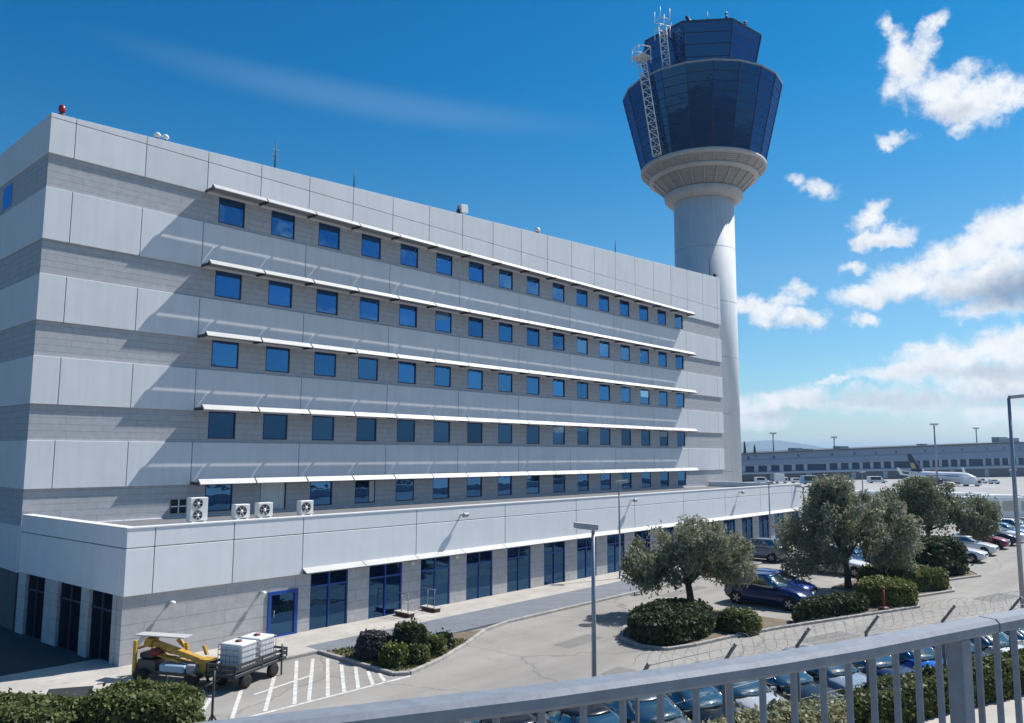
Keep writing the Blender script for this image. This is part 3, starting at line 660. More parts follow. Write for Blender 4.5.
# AC condensers on the annex roof edge
def ac_unit(x, w_, h_, fans, label):
    t = thing('air_conditioner', label, 'air conditioner', (x, YA+.62, 5.16), group='air conditioners on the low roof')
    m = MB(); m.box(0, w_, -.17, .17, .08, h_); bevel(m.build('case', 'accase', t), .02)
    for i in range(fans):
        cz = .08+(h_-.08)*(i+.5)/fans; cx = w_*.42; R = min(w_*.34, (h_-.1)/fans*.42)
        g_ = MB(); g_.lathe([(R,0),(R,.03),(R*.9,.03),(R*.9,.012),(0,.012)], (0,0,0), 24); o = g_.build('fan_grille', 'fanblade', t, (cx,-.172,cz)); o.rotation_euler = (PI/2,0,0)
        hb = MB(); hb.lathe([(R*.28,0),(R*.28,.02),(0,.03)], (0,0,.012), 12)
        for a in range(6): 
            ca, sa = math.cos(a*PI/3), math.sin(a*PI/3); hb.beam((R*.25*ca,R*.25*sa,.028), (R*.9*ca,R*.9*sa,.028), .012, .006)
        hb.build('hub', 'white', o)
    for dx in (.12, w_-.12):
        m = MB(); m.box(dx-.05, dx+.05, -.2, .2, -.54, .075); m.build('foot', 'accase', t)
ac_unit(3.36, .74, 1.02, 2, 'tall air conditioner with two stacked fans, leftmost on the low roof')
ac_unit(5.32, .68, .66, 1, 'single fan air conditioner next to the tall double unit')
ac_unit(6.40, .70, .68, 1, 'single fan air conditioner in front of the grey vent door')
ac_unit(8.50, .68, .68, 1, 'single fan air conditioner farthest right on the low roof')
# steps with handrails at two bays
for i, (x, lb) in enumerate([(13.9, 'low brown entrance step with handrail at the second glazed bay'), (15.6, 'low brown entrance step with handrail at the third glazed bay')]):
    t = thing('entrance_step', lb, 'step', (x, -10.25, .12), group='entrance steps along the pavement')
    m = MB(); m.box(-.16, .16, -.75, .30, 0, .18); m.build('platform', 'brown', t)
    m = MB(); m.box(-.2, .2, -.79, .34, .182, .22); m.build('slab', 'steptop', t)
    m = MB()
    for y in (-.6, -.1): m.tube([(-.12,y,.22),(-.12,y,1.1)], .022, 6)
    m.tube([(-.12,-.7,1.1),(-.12,.3,1.1)], .022, 6); m.tube([(-.12,-.6,.65),(-.12,.3,.65)], .018, 6); m.build('handrail', 'galvpole', t)

# roof-top items
def roofz(x): return slope(x)
t = thing('obstruction_light', 'red obstruction light on the roof corner of the office block', 'light', (.5,.06,roofz(.5)))
m = MB(); m.lathe([(.16,0),(.16,.1),(.08,.12),(.08,.2)], n=14); m.build('base', 'darkmetal', t)
m = MB(); m.lathe([(.14,.2),(.17,.3),(.15,.48),(.06,.58),(0,.6)], n=14); m.build('lens', 'safetyred', t)
for i, (x, lb) in enumerate([(5.12, 'left one of two small white dome cameras on the parapet'), (5.55, 'right one of two small white dome cameras on the parapet')]):
    t = thing('dome_camera', lb, 'camera', (x, .08, roofz(x)), group='dome cameras on the parapet')
    m = MB(); m.lathe([(.04,0),(.04,.16)], n=8); m.build('stem', 'darkmetal', t)
    m = MB(); m.lathe([(.05,.14),(.17,.2),(.19,.28),(.12,.38),(0,.42)], n=14); m.build('dome', 'white', t)
def mast(x, h, label, cross=0, y=.1):
    t = thing('roof_antenna', label, 'antenna', (x, y, roofz(x)-.02), group='antennas on the office roof')
    m = MB(); m.tube([(0,0,0),(0,0,h*.5),(0,0,h)], [.05,.035,.02], 6); m.build('mast', 'darkmetal', t)
    m = MB()
    for i in range(cross): z = h*(.35+.18*i); m.beam((-.22,0,z), (.22,0,z), .03, .03)
    if cross: m.build('cross_arm', 'greymetal', t)
mast(12.1, 1.75, 'thin antenna with short cross arms on the parapet left of centre', 3); mast(17.85, 1.3, 'plain dark rod antenna on the parapet above the fourth window'); mast(47.5, 1.5, 'thin rod antenna far along the roof near the tower'); mast(65.6, 2.9, 'antenna with side rods on the roof end in front of the tower', 2)
t = thing('roof_floodlight', 'white floodlight box with black bracket on the parapet', 'floodlight', (27.45,.1,roofz(27.45)))
m = MB(); m.box(-.3,-.05,-.1,.1,0,.35); m.tube([(-.2,0,.3),(-.2,0,.75)], .04, 6); m.build('bracket', 'darkmetal', t)
m = MB(); m.obox((.25,0,.48), (.36,0,.06), (0,.24,0), (-.03,0,.30)); bevel(m.build('lamp_head', 'white', t), .03)
t = thing('roof_siren', 'small white dome beacon on the parapet behind the middle windows', 'beacon', (36.3,.1,roofz(36.3)))
m = MB(); m.lathe([(.12,0),(.12,.15)], n=12); m.build('base', 'darkmetal', t); m = MB(); m.lathe([(.22,.15),(.25,.3),(.16,.5),(0,.56)], n=14); m.build('dome', 'white', t)
t = thing('roof_lamp', 'small dark lamp at the east end of the office roof', 'lamp', (66.8,.1,roofz(66.8)))
m = MB(); m.lathe([(.1,0),(.1,.1)], n=10); m.build('base', 'greymetal', t); m = MB(); m.lathe([(.16,.1),(.2,.25),(.1,.42),(0,.45)], n=12); m.build('lens', 'black', t)

# ================================================================== CONTROL TOWER
TX, TY = 72.03, 4.07
T = thing('control_tower', 'tall white control tower with flared dark blue glass cab and collar rings', 'tower', (TX,TY,0))
vang = math.atan2(CAM[1]-TY, CAM[0]-TX)      # direction from tower to viewer
m = MB(); m.lathe([(3.55,0),(3.55,39.2)], n=64); m.build('shaft', 'concrete', T)
for z in (6, 12.5, 19, 25.5, 32): j = MB(); j.lathe([(3.553,z),(3.557,z+.01),(3.557,z+.05),(3.553,z+.06)], n=64); j.build('shaft_joint', 'greymetal', T)
m = MB(); m.lathe([(3.5,38.0),(4.15,38.05),(4.6,38.5),(4.65,39.0),(4.5,39.2),(4.2,39.3)], n=64); m.build('lower_ring', 'ring', T)
m = MB(); prof = [(4.3,39.3)]
for i in range(10):
    r0 = 4.35+i*.16; z0 = 39.3+i*.155; prof += [(r0+.16,z0),(r0+.16,z0+.08),(r0+.06,z0+.09),(r0+.08,z0+.155)]
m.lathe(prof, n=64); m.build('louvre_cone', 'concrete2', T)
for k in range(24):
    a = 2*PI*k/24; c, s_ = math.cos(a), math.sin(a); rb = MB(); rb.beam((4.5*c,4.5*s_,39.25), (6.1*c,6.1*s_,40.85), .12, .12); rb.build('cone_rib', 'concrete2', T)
m = MB(); m.lathe([(5.9,40.75),(6.4,40.8),(6.5,41.0),(6.45,41.15),(6.3,41.2)], n=64); m.build('middle_ring', 'ring', T)
m = MB(); prof = [(6.3,41.2)]
for i in range(5): r0 = 6.35+i*.19; z0 = 41.2+i*.15; prof += [(r0+.18,z0+.02),(r0+.18,z0+.09),(r0+.1,z0+.10),(r0+.14,z0+.15)]
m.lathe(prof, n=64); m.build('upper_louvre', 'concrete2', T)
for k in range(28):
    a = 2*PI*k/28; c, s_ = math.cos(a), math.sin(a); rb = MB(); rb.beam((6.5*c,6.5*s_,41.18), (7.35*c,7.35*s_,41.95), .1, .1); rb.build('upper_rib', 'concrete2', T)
m = MB(); m.lathe([(7.0,41.85),(7.35,41.88),(7.45,42.05),(7.45,42.35),(7.35,42.4)], n=64); m.build('upper_ring', 'ring', T)
NL = 20; rot0 = vang/(2*PI)*NL+.5
def facet(n, rot, r0, z0, r1, z1, mb, mi=0):
    mb.lathe([(r0,z0),(r1,z1)], n=n, rot=rot, smooth=False, mi=mi)
m = MB(); m.lathe([(7.35,42.4),(9.5,51.5)], n=NL, rot=rot0, smooth=False); m.build('lower_cab', 'towerglass', T)
ml = MB()
for k in range(NL):
    a = 2*PI*(k+rot0)/NL; c, s_ = math.cos(a), math.sin(a); ml.beam((7.36*c,7.36*s_,42.4), (9.51*c,9.51*s_,51.5), .08, .08)
for i in range(1, 9):
    t_ = i/9; r = lerp(7.37, 9.52, t_); z = lerp(42.4, 51.5, t_); ml.lathe([(r-.02,z-.04),(r+.025,z-.03),(r+.03,z+.03),(r-.01,z+.04)], n=NL, rot=rot0, smooth=False)
ml.build('mullion', 'frame', T)
m = MB(); m.lathe([(9.25,51.48),(9.57,51.5),(9.6,51.68),(9.45,51.75),(6.0,52.2)], n=NL, rot=rot0, smooth=False); m.build('cab_roof', 'greymetal', T)
NU = 8; rot1 = (vang+math.radians(8))/(2*PI)*NU+.5
m = MB(); m.lathe([(6.1,51.9),(7.4,57.6)], n=NU, rot=rot1, smooth=False); m.build('upper_cab', 'towerglass', T)
ml = MB()
for k in range(NU):
    a = 2*PI*(k+rot1)/NU; c, s_ = math.cos(a), math.sin(a); ml.beam((6.11*c,6.11*s_,51.9), (7.41*c,7.41*s_,57.6), .14, .14)
for z in (53.8, 55.2, 56.5):
    t_ = (z-51.9)/5.7; r = lerp(6.1, 7.4, t_); ml.lathe([(r,z-.05),(r+.03,z-.04),(r+.04,z+.05),(r,z+.06)], n=NU, rot=rot1, smooth=False)
ml.build('mullion', 'frame', T)
m = MB(); m.lathe([(7.2,57.58),(7.45,57.6),(7.5,57.85),(7.35,57.93),(3,58.2)], n=NU, rot=rot1, smooth=False); m.build('roof', 'frame', T)
# antennas on tower roof, children of the tower roof (fixed equipment)
def tant(phi, r, h, rad, extra=False, lean=0):
    a = vang+phi; x, y = r*math.cos(a), r*math.sin(a); m = MB(); m.tube([(x,y,57.9),(x+lean*math.sin(a),y-lean*math.cos(a),57.9+h)], rad, 6)
    if extra:
        for z in (.5, .75): m.lathe([(.02,0),(.2,.05),(.2,.12),(.02,.17)], (x,y,57.9+h*z), 8)
    m.build('antenna', 'darkmetal', T)
tant(-.6, 5.8, 1.3, .05); tant(-.45, 5.6, .9, .05); tant(-.12, 5.4, 1.5, .22, lean=.8); tant(.18, 5.5, 1.7, .05); tant(.55, 6.0, 1.6, .07, True); tant(1.0, 6.3, 1.1, .06, True)
# lattice gantries (maintenance ladders)
def lattice(p, q, w_, name='lattice_ladder'):
    p, q = np.array(p), np.array(q); d = q-p; L = np.linalg.norm(d); d /= L
    a = np.cross(d, (math.cos(vang), math.sin(vang), 0)); a /= np.linalg.norm(a); b = np.cross(a, d)
    m = MB(); cs_ = [(-1,-1),(1,-1),(1,1),(-1,1)]
    for i, j_ in cs_: m.tube([p+a*i*w_/2+b*j_*w_/2, q+a*i*w_/2+b*j_*w_/2], .07, 6)
    n = int(L/w_)
    for k in range(n):
        s0, s1 = p+d*L*k/n, p+d*L*(k+1)/n
        for (i, j_), (i2, j2) in zip(cs_, cs_[1:]+cs_[:1]):
            m.tube([s0+a*i*w_/2+b*j_*w_/2, s1+a*i2*w_/2+b*j2*w_/2], .045, 5); m.tube([s0+a*i*w_/2+b*j_*w_/2, s0+a*i2*w_/2+b*j2*w_/2], .045, 5)
    return m.build(name, 'white', T)
def pol(phi, r, z): return (r*math.cos(vang+phi), r*math.sin(vang+phi), z)
PH = -.74
lattice(pol(PH+.04, 7.9, 42.4), pol(PH+.04, 10.2, 53.6), .95)
lattice(pol(PH+.2, 7.2, 51.8), pol(PH+.2, 8.1, 57.4), .85)
m = MB()
for z in (53.6, 54.7): 
    c = np.array(pol(PH+.04, 10.2, z)); 
    for i in range(4): 
        a0, a1 = i*PI/2+.3, (i+1)*PI/2+.3; m.tube([c+1.1*np.array((math.cos(a0),math.sin(a0),0)), c+1.1*np.array((math.cos(a1),math.sin(a1),0))], .06, 5); m.tube([c+1.1*np.array((math.cos(a0),math.sin(a0),0)), c+np.array((1.1*math.cos(a0),1.1*math.sin(a0),-.9))], .05, 5)
m.box(*(lambda c:(c[0]-.9,c[0]+.9,c[1]-.9,c[1]+.9,53.5,53.6))(pol(PH+.04,10.2,0)))
m.build('gantry_platform', 'white', T)
for z in (57.4, 58.3):
    m = MB()
    c = np.array(pol(PH+.2, 8.1, z))
    for i in range(4):
        a0, a1 = i*PI/2+.3, (i+1)*PI/2+.3; m.tube([c+.9*np.array((math.cos(a0),math.sin(a0),0)), c+.9*np.array((math.cos(a1),math.sin(a1),0))], .055, 5); m.tube([c+.9*np.array((math.cos(a0),math.sin(a0),0)), c+np.array((.9*math.cos(a0),.9*math.sin(a0),1.3*(1 if z > 57.9 else -1)))], .05, 5)
    m.build('gantry_cage', 'white', T)

# ================================================================== VEGETATION
def leaves(centers, size, name, material, parent=None, droop=0.0, aspect=.5, outward=None):
    c = np.asarray(centers, float); n = len(c)
    d = rng.normal(size=(n,3)); d[:,2] -= droop
    d /= np.linalg.norm(d, axis=1)[:,None]
    e = rng.normal(size=(n,3))
    if outward is not None: e = np.cross(outward+.5*rng.normal(size=(n,3)), d)
    e -= (e*d).sum(1)[:,None]*d; e /= np.linalg.norm(e, axis=1)[:,None]+1e-9
    s = size*rng.uniform(.55, 1.35, (n,1))
    v = np.empty((n,4,3)); v[:,0] = c-d*s; v[:,1] = c+e*s*aspect; v[:,2] = c+d*s; v[:,3] = c-e*s*aspect
    me = bpy.data.meshes.new(name); me.vertices.add(n*4); me.vertices.foreach_set('co', v.reshape(-1))
    me.loops.add(n*4); me.loops.foreach_set('vertex_index', np.arange(n*4, dtype=np.int32))
    me.polygons.add(n); me.polygons.foreach_set('loop_start', np.arange(0, n*4, 4, dtype=np.int32)); me.polygons.foreach_set('loop_total', np.full(n, 4, dtype=np.int32))
    me.materials.append(MT[material]); me.update(); me.validate()
    o = bpy.data.objects.new(name, me); COL.objects.link(o)
    if parent is not None: o.parent = parent
    return o
def tree(x, y, h, wid, label, material, nclump=60, per=260, trunk_h=1.3, low=.25, seed=1, leaf=.13, squash=1.0, lumps=None):
    global rng
    rng = np.random.default_rng(seed); R = random.Random(seed)
    t = thing('tree', label, 'tree', (x,y,.1), group='grey green trees on the parking islands')
    tr = MB(); pts = [(0,0,-.1),(.06,.04,trunk_h*.5),(-.05,.1,trunk_h)]; tr.tube(pts, [.24,.18,.16], 9)
    cl = []
    if lumps is None: lumps = [(0,0,.62,1.0)]
    for i in range(nclump):
        lx, ly, lz, lr = R.choice(lumps)
        while True:
            p = np.array([R.uniform(-1,1), R.uniform(-1,1), R.uniform(-1,1)])
            if p@p < 1: break
        p = p/np.linalg.norm(p)*(np.linalg.norm(p)**.55)
        cx = lx*wid/2+p[0]*wid/2*.80*lr; cy = ly*wid/2+p[1]*wid/2*.80*lr; cz = h*lz+p[2]*h*(1-low)*.5*.84*lr
        cz = max(h*low*R.uniform(.5, 1.3), min(cz, h*.97))
        cl.append((cx, cy, cz))
    for (cx, cy, cz) in R.sample(cl, min(16, len(cl))):
        m1 = (cx*.4+R.uniform(-.2,.2), cy*.4+R.uniform(-.2,.2), trunk_h+(cz-trunk_h)*.6)
        tr.tube([(-.05,.1,trunk_h*.9), m1, (cx,cy,cz)], [.11,.06,.025], 6)
    tr.build('trunk', 'bark', t)
    C = []
    for (cx, cy, cz) in cl:
        r = wid*R.uniform(.055, .10)
        q = rng.normal(size=(per,3)); q /= np.linalg.norm(q, axis=1)[:,None]; q *= (rng.uniform(0,1,(per,1))**.45)*r
        q[:,2] *= .9
        q[:,2] -= np.abs(rng.normal(size=per))*r*.35
        C.append(q+np.array((cx,cy,cz)))
    C = np.concatenate(C); C = C[C[:,2] > .25]
    leaves(C, leaf, 'crown', material, t, droop=.9, aspect=.33)
    return t
tree(24.5, -20.1, 4.8, 6.6, 'broad low grey green tree nearest the street lamp, over a dark round hedge', 'olive', 105, 190, 1.5, .22, 11, lumps=[(-.25,.25,.60,.75),(.3,-.3,.66,.75),(0,0,.72,.7),(.45,-.4,.5,.5),(-.45,.4,.48,.5)], leaf=.12)
tree(37.3, -23.4, 6.65, 7.6, 'tall drooping grey green tree in the middle of the car park', 'olive', 150, 190, 1.7, .03, 23, lumps=[(-.3,.3,.50,.72),(.3,-.35,.55,.72),(-.05,.05,.72,.68),(.5,-.5,.38,.5),(-.5,.5,.35,.5),(-.15,.15,.84,.3)], leaf=.14)
tree(63.0, -21.3, 6.1, 10.0, 'wide dark green tree in front of the parked buses', 'olive2', 150, 190, 1.6, .06, 37, lumps=[(-.4,.4,.55,.6),(.4,-.45,.52,.6),(0,0,.68,.68),(.55,-.6,.38,.35),(-.1,.1,.82,.35),(-.6,.6,.4,.4)], leaf=.17)

def lump_surface(poly, h, n, top_round=.35, jitter=.08):
    """points and normals on the surface of a rounded clipped hedge whose footprint is poly"""
    poly = [np.array(p) for p in poly]; c = sum(poly)/len(poly)
    segs = list(zip(poly, poly[1:]+poly[:1])); L = np.array([np.linalg.norm(b-a) for a, b in segs])
    P = []; Nn = []
    ntop = int(n*.5)
    # top: random points in polygon by triangle fan
    for _ in range(ntop):
        a, b = segs[rng.choice(len(segs), p=L/L.sum())]
        r1, r2 = math.sqrt(rng.uniform()), rng.uniform(); p = c*(1-r1)+a*(r1*(1-r2))+b*(r1*r2)
        e = r1
        P.append((p[0], p[1], h*(1-top_round*.35*max(0, (e-.6)/.4)**2))); Nn.append((0,0,1))
    for _ in range(n-ntop):
        a, b = segs[rng.choice(len(segs), p=L/L.sum())]; tt = rng.uniform(); p = a+(b-a)*tt
        z = rng.uniform(0, 1); q = p+(c-p)*(.10*max(0, z-.6)/.4+.06*max(0,.2-z)/.2); d = (p-c)/np.linalg.norm(p-c)
        P.append((q[0], q[1], z*h*(1-top_round*.35))); Nn.append((d[0], d[1], .3))
    P = np.array(P); Nn = np.array(Nn)
    lowf = np.sin(P[:,0]*1.9+1.3)*np.sin(P[:,1]*2.3)*.5+np.sin(P[:,0]*4.1+P[:,1]*3.3+P[:,2]*3)*.5
    P += Nn*(lowf*jitter)[:,None]+rng.normal(size=P.shape)*jitter*.5
    st_ = rng.uniform(size=n) < .035; P[st_] += Nn[st_]*rng.uniform(.02, 1.5*jitter, (st_.sum(),1))+np.array((0,0,1))*rng.uniform(0, 1.1*jitter, (st_.sum(),1))
    return P, Nn
def hedge(name, label, cat, poly, h, material, n, leaf=.09, group=None, z=.1, core=True, jitter=.08, round_=.5):
    cx = sum(p[0] for p in poly)/len(poly); cy = sum(p[1] for p in poly)/len(poly)
    # densify/round the polygon (Chaikin)
    for _ in range(2):
        q = []
        for a, b in zip(poly, poly[1:]+poly[:1]): q += [(a[0]*.75+b[0]*.25, a[1]*.75+b[1]*.25), (a[0]*.25+b[0]*.75, a[1]*.25+b[1]*.75)]
        poly = q
    lp = [(p[0]-cx, p[1]-cy) for p in poly]
    t = thing(name, label, cat, (cx,cy,z), group=group)
    P, Nn = lump_surface(lp, h, n, round_, jitter)
    leaves(P, leaf, 'foliage', material, t, aspect=.6, outward=Nn)
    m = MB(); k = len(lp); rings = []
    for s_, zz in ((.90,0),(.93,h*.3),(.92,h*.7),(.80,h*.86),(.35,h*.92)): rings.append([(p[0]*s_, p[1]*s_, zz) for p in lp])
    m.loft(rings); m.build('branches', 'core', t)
    return t
rt2 = rt[:2]; fw2 = np.array([math.sin(YAW), math.cos(YAW)])
def strip(p, q, d):   # footprint from back edge p-q, d metres towards the viewer
    p, q = np.array(p), np.array(q); return [tuple(p), tuple(q), tuple(q-fw2*d), tuple(p-fw2*d)]
hedge('hedge', 'clipped green hedge at the left edge, in front of the low grey box', 'hedge', strip((-5.9,-14.4),(-2.75,-17.6),2.2), 1.42, 'hedge', 9000, .07, 'clipped hedges beside the hatched bay')
hedge('hedge', 'square clipped dark hedge below the yellow lifting machine', 'hedge', strip((-2.55,-16.75),(-.35,-19.15),2.0), 1.5, 'hedge', 8000, .07, 'clipped hedges beside the hatched bay')
# planting bed by the building
def ball(name, label, x, y, r, h, material, n, leaf=.07, z=.1, cat='shrub', jitter=.09):
    pts = [(x+r*math.cos(a)*random.uniform(.9,1.1), y+r*math.sin(a)*random.uniform(.9,1.1)) for a in [i*PI/3 for i in range(6)]]
    return hedge(name, label, cat, pts, h, material, n, leaf, 'shrubs in the planting bed', z, jitter=jitter, round_=1.2)
ball('shrub', 'purple grey clipped shrub, leftmost in the bed by the pavement', 8.15, -15.5, .78, .85, 'purple', 2600)
ball('shrub', 'tall round dark green shrub in the middle of the bed', 9.05, -16.55, .80, 1.2, 'dark', 3200)
ball('shrub', 'low yellowish shrub in front of the purple grey one', 8.0, -16.95, .58, .62, 'hedge2', 2000)
ball('shrub', 'low green shrub in front of the tall round one', 8.75, -17.3, .48, .55, 'hedge', 1600)
ball('shrub', 'yellow green shrub right of the tall round one', 10.1, -16.85, .48, .58, 'hedge2', 1600)
ball('shrub', 'small dark shrub at the right end of the bed', 11.0, -16.35, .42, .45, 'dark', 1300)
P = np.column_stack([rng.uniform(7.4, 12.5, 5000), rng.uniform(-17.8, -13.3, 5000), rng.uniform(.1, .17, 5000)])
keep = (P[:,1] > -18.1+.36*(P[:,0]-7.7)) & (P[:,1] < -13.4-.24*(P[:,0]-7.3)); gr = leaves(P[keep], .06, 'grass', 'grass', None, droop=-2); gr['kind'] = 'stuff'; tag(gr, 'short dry grass in the planting bed', 'grass')
# islands
hedge('hedge', 'dark rounded hedge around the foot of the nearest tree', 'hedge', [(18.6,-20.1),(17.1,-21.8),(17.2,-23.0),(19.2,-23.4),(21.3,-23.2),(23.4,-21.2),(22.4,-19.9)], 1.0, 'dark', 9000, .1, 'hedges on the parking islands')
ball('shrub', 'loose low shrub right of the dark rounded hedge', 22.4, -23.75, 1.0, .8, 'hedge', 2600, .09)['group'] = 'hedges on the parking islands'
hedge('hedge', 'clipped hedge with rounded lit end beside the red post', 'hedge', [(32.2,-26.0),(32.9,-27.3),(34.2,-28.1),(35.5,-27.5),(35.7,-25.5),(33.6,-25.1)], 1.1, 'hedge2', 8000, .1, 'hedges on the parking islands')
hedge('hedge', 'flat topped clipped hedge behind the one with the red post', 'hedge', [(37.2,-26.2),(41.0,-28.0),(42.3,-27.5),(42.6,-23.2),(38.0,-23.4)], 1.05, 'hedge', 8000, .11, 'hedges on the parking islands')
hedge('hedge', 'dark untrimmed hedge in front of the white sedan', 'hedge', [(44.4,-25.6),(48.4,-27.4),(49.9,-26.6),(50.0,-23.4),(44.8,-23.4)], 2.1, 'dark', 8000, .14, 'hedges on the parking islands', jitter=.2)
hedge('hedge', 'shaded low hedge under the drooping tree', 'hedge', [(25.4,-24.6),(26.6,-25.3),(31.4,-26.9),(32.0,-25.2)], .75, 'dark', 4500, .1, 'hedges on the parking islands')  # dark leaf colour stands in for the shade under the tree

# ================================================================== FENCE + HEDGE ALONG IT
FP = [(4.8,-29.45),(8.0,-30.05),(11.17,-30.72),(14.3,-31.6),(17.75,-32.9),(21.03,-34.2),(24.4,-35.5),(27.8,-36.8),(31.2,-38.1)]
FP = [(x-.14, y-.48) for x, y in FP]
FN = thing('security_fence', 'wire fence with angled posts and coiled razor wire in front of the parked cars', 'fence', (0,0,0))
for (x, y) in FP:
    m = MB(); m.beam((x,y,0),(x,y,2.62), .08, .08); m.beam((x,y,2.58),(x-.12,y-.43,3.17), .07, .07); m.build('post', 'fencepost', FN)
for z, off in ((.3,0),(1.1,0),(1.9,0),(2.57,0),(2.84,.45),(3.11,.95)):
    m = MB(); m.tube([(x-.12*off, y-.43*off, z) for x, y in FP], .008, 4); m.build('wire', 'wire', FN)
cl = MB(); pts = []
for (p, q) in zip(FP[:-1], FP[1:]):
    p, q = np.array(p), np.array(q); L = np.linalg.norm(q-p); d = (q-p)/L; nn = np.array([-d[1], d[0]]); turns = int(L/.42)
    for i in range(turns*10):
        tt = i/(turns*10); a = 2*PI*i/10; c = p+(q-p)*tt+nn*(-.2)
        r = .30+.03*math.sin(i*.7)
        pts.append((c[0]+nn[0]*r*math.cos(a), c[1]+nn[1]*r*math.cos(a), 3.0+r*math.sin(a)))
cl.tube(pts, .0045, 3, caps=False); cl.build('razor_wire', 'wire', FN)
def between(a, b, n):
    return [(lerp(a[0],b[0],i/n), lerp(a[1],b[1],i/n)) for i in range(n+1)]
hl = [(-3.5,-28.4),(2,-29.2),(7.8,-30.45),(11.2,-31.15),(12.6,-31.55)]
hedge('hedge', 'pale cream leaved hedge along the fence, left stretch', 'hedge', [(2.0,-29.25),(7.8,-30.35),(12.4,-31.35),(12.15,-32.5),(7.6,-31.5),(1.8,-30.4)], 1.0, 'cream', 14000, .075, 'hedges along the wire fence', jitter=.14)
hedge('hedge', 'green clipped hedge along the fence, right stretch behind the railing post', 'hedge', [(12.5,-31.35),(16.6,-32.75),(21.2,-34.45),(30,-37.9),(29.6,-39),(20.8,-35.5),(16.2,-33.75),(12.2,-32.5)], 1.0, 'hedge', 20000, .075, 'hedges along the wire fence', jitter=.1)

# ================================================================== CARS
def car_meshes(kind):
    P = dict(hatch=dict(L=4.15, roof=(.30,-1.30), base=(1.02,-1.92), H=1.43, tail=1.0), sedan=dict(L=4.55, roof=(.25,-.95), base=(1.0,-1.62), H=1.41, tail=.98), suv=dict(L=4.5, roof=(.35,-1.65), base=(1.05,-2.08), H=1.66, tail=1.1))[kind]
    L = P['L']/2; k = 1.12 if kind == 'suv' else 1.0
    zl = .20*k; st = [(L,.42,.60,.66),(L-.10,.30,.72,.78),(L-.5,.22,.84*k,.85),(1.0,zl,.95*k,.885),(0,zl,.98*k,.895),(-1.0,zl,1.0*k,.89),(-L+.45,.24,P['tail']*k,.86),(-L+.10,.32,(P['tail']-.08)*k,.79),(-L,.44,(P['tail']-.28)*k,.70)]
    rings = []
    for x, a, b, w_ in st:
        half = [(0,a),(w_*.84,a),(w_*.98,a+.14),(w_,(a+b)/2+.02),(w_*.965,b-.09),(w_*.86,b-.005),(0,b+.03)]
        rings.append([(x,y,z) for y, z in half]+[(x,-y,z) for y, z in half[-2:0:-1]])
    body = MB(); body.loft(rings)
    zb = .94*k; zt = P['H']-.06; f0, r0 = P['base']; f1, r1 = P['roof']
    def ring(f, r, w_, z, dz=0): return [(f,0,z),(f-.06,w_*.62,z),(f-.22,w_*.96,z),((f+r)/2,w_,z+dz),(r+.20,w_*.96,z),(r+.04,w_*.7,z),(r,0,z),(r+.04,-w_*.7,z),(r+.20,-w_*.96,z),((f+r)/2,-w_,z+dz),(f-.22,-w_*.96,z),(f-.06,-w_*.62,z)]
    gl = MB(); gl.loft([ring(f0,r0,.81,zb), ring((f0+f1)/2+.03,(r0+r1)/2-.03,.745,(zb+zt)/2), ring(f1,r1,.64,zt)])
    rf = MB(); rf.loft([ring(f1+.05,r1-.04,.665,zt-.02), ring(f1,r1,.64,zt+.03), ring(f1-.25,r1+.22,.50,P['H'],.0)])
    for s_ in (1,-1):
        for (fa, wa, fb, wb_) in ((f0-.2,.785,f1-.2,.622),(r0+.18,.785,r1+.18,.622),((f0+r0)/2-.05,.818,(f1+r1)/2-.05,.648)):
            rf.beam((fa,s_*wa,zb-.02),(fb,s_*wb_,zt), .09, .05)
    return P, k, body, gl, rf
CARS = {}
def make_car(kind):
    P, k, body, gl, rf = car_meshes(kind); L = P['L']/2; W = {}
    W['body'] = body.mesh('body', 'white'); W['window'] = gl.mesh('window', 'carglass'); W['roof'] = rf.mesh('roof', 'white')
    for n_ in ('body', 'window', 'roof'):
        bm = bmesh.new(); bm.from_mesh(W[n_]); bmesh.ops.recalc_face_normals(bm, faces=bm.faces)
        if n_ != 'roof': bmesh.ops.subdivide_edges(bm, edges=bm.edges, cuts=1, use_grid_fill=True, smooth=.6)
        for f in bm.faces: f.smooth = True
        bm.to_mesh(W[n_]); bm.free()
    R = .315*(1.1 if kind == 'suv' else 1)
    m = MB(); prof = [(R*.62,-.1),(R*.94,-.11),(R,-.07),(R,.07),(R*.94,.11),(R*.62,.1)]; m.lathe(prof, n=24); W['tyre'] = m.mesh('tyre', 'tyre')
    m = MB(); m.lathe([(0,.085),(R*.2,.10),(R*.62,.09),(R*.66,.07),(R*.66,-.09)], n=24)
    for i in range(5): a = 2*PI*i/5; m.beam((R*.1*math.cos(a),R*.1*math.sin(a),.10), (R*.6*math.cos(a),R*.6*math.sin(a),.10), .06, .02)
    W['rim'] = m.mesh('rim', 'rim')
    m = MB(); m.lathe([(R*1.2,-.02),(R*1.2,.012),(0,.013)], n=24); W['arch'] = m.mesh('wheel_arch', 'black')
    m = MB(); m.lathe([(0,-.06),(.10,-.05),(.145,0),(.10,.05),(0,.06)], n=12); W['lamp'] = m.mesh('lamp', 'headlight')
    m = MB(); m.lathe([(0,-.05),(.11,-.04),(.14,0),(.11,.04),(0,.05)], n=12); W['tail'] = m.mesh('tail', 'taillight')
    m = MB(); m.box(-.055,.055,-.09,.09,-.06,.06); W['mirror'] = m.mesh('mirror', 'white')
    m = MB(); m.box(-.012,.012,-.26,.26,-.055,.055); W['plate'] = m.mesh('plate', 'white')
    m = MB(); m.box(-.02,.02,-.45,.45,-.07,.07); W['grille'] = m.mesh('grille', 'black')
    return P, W, R, L, k
PAINT = {}
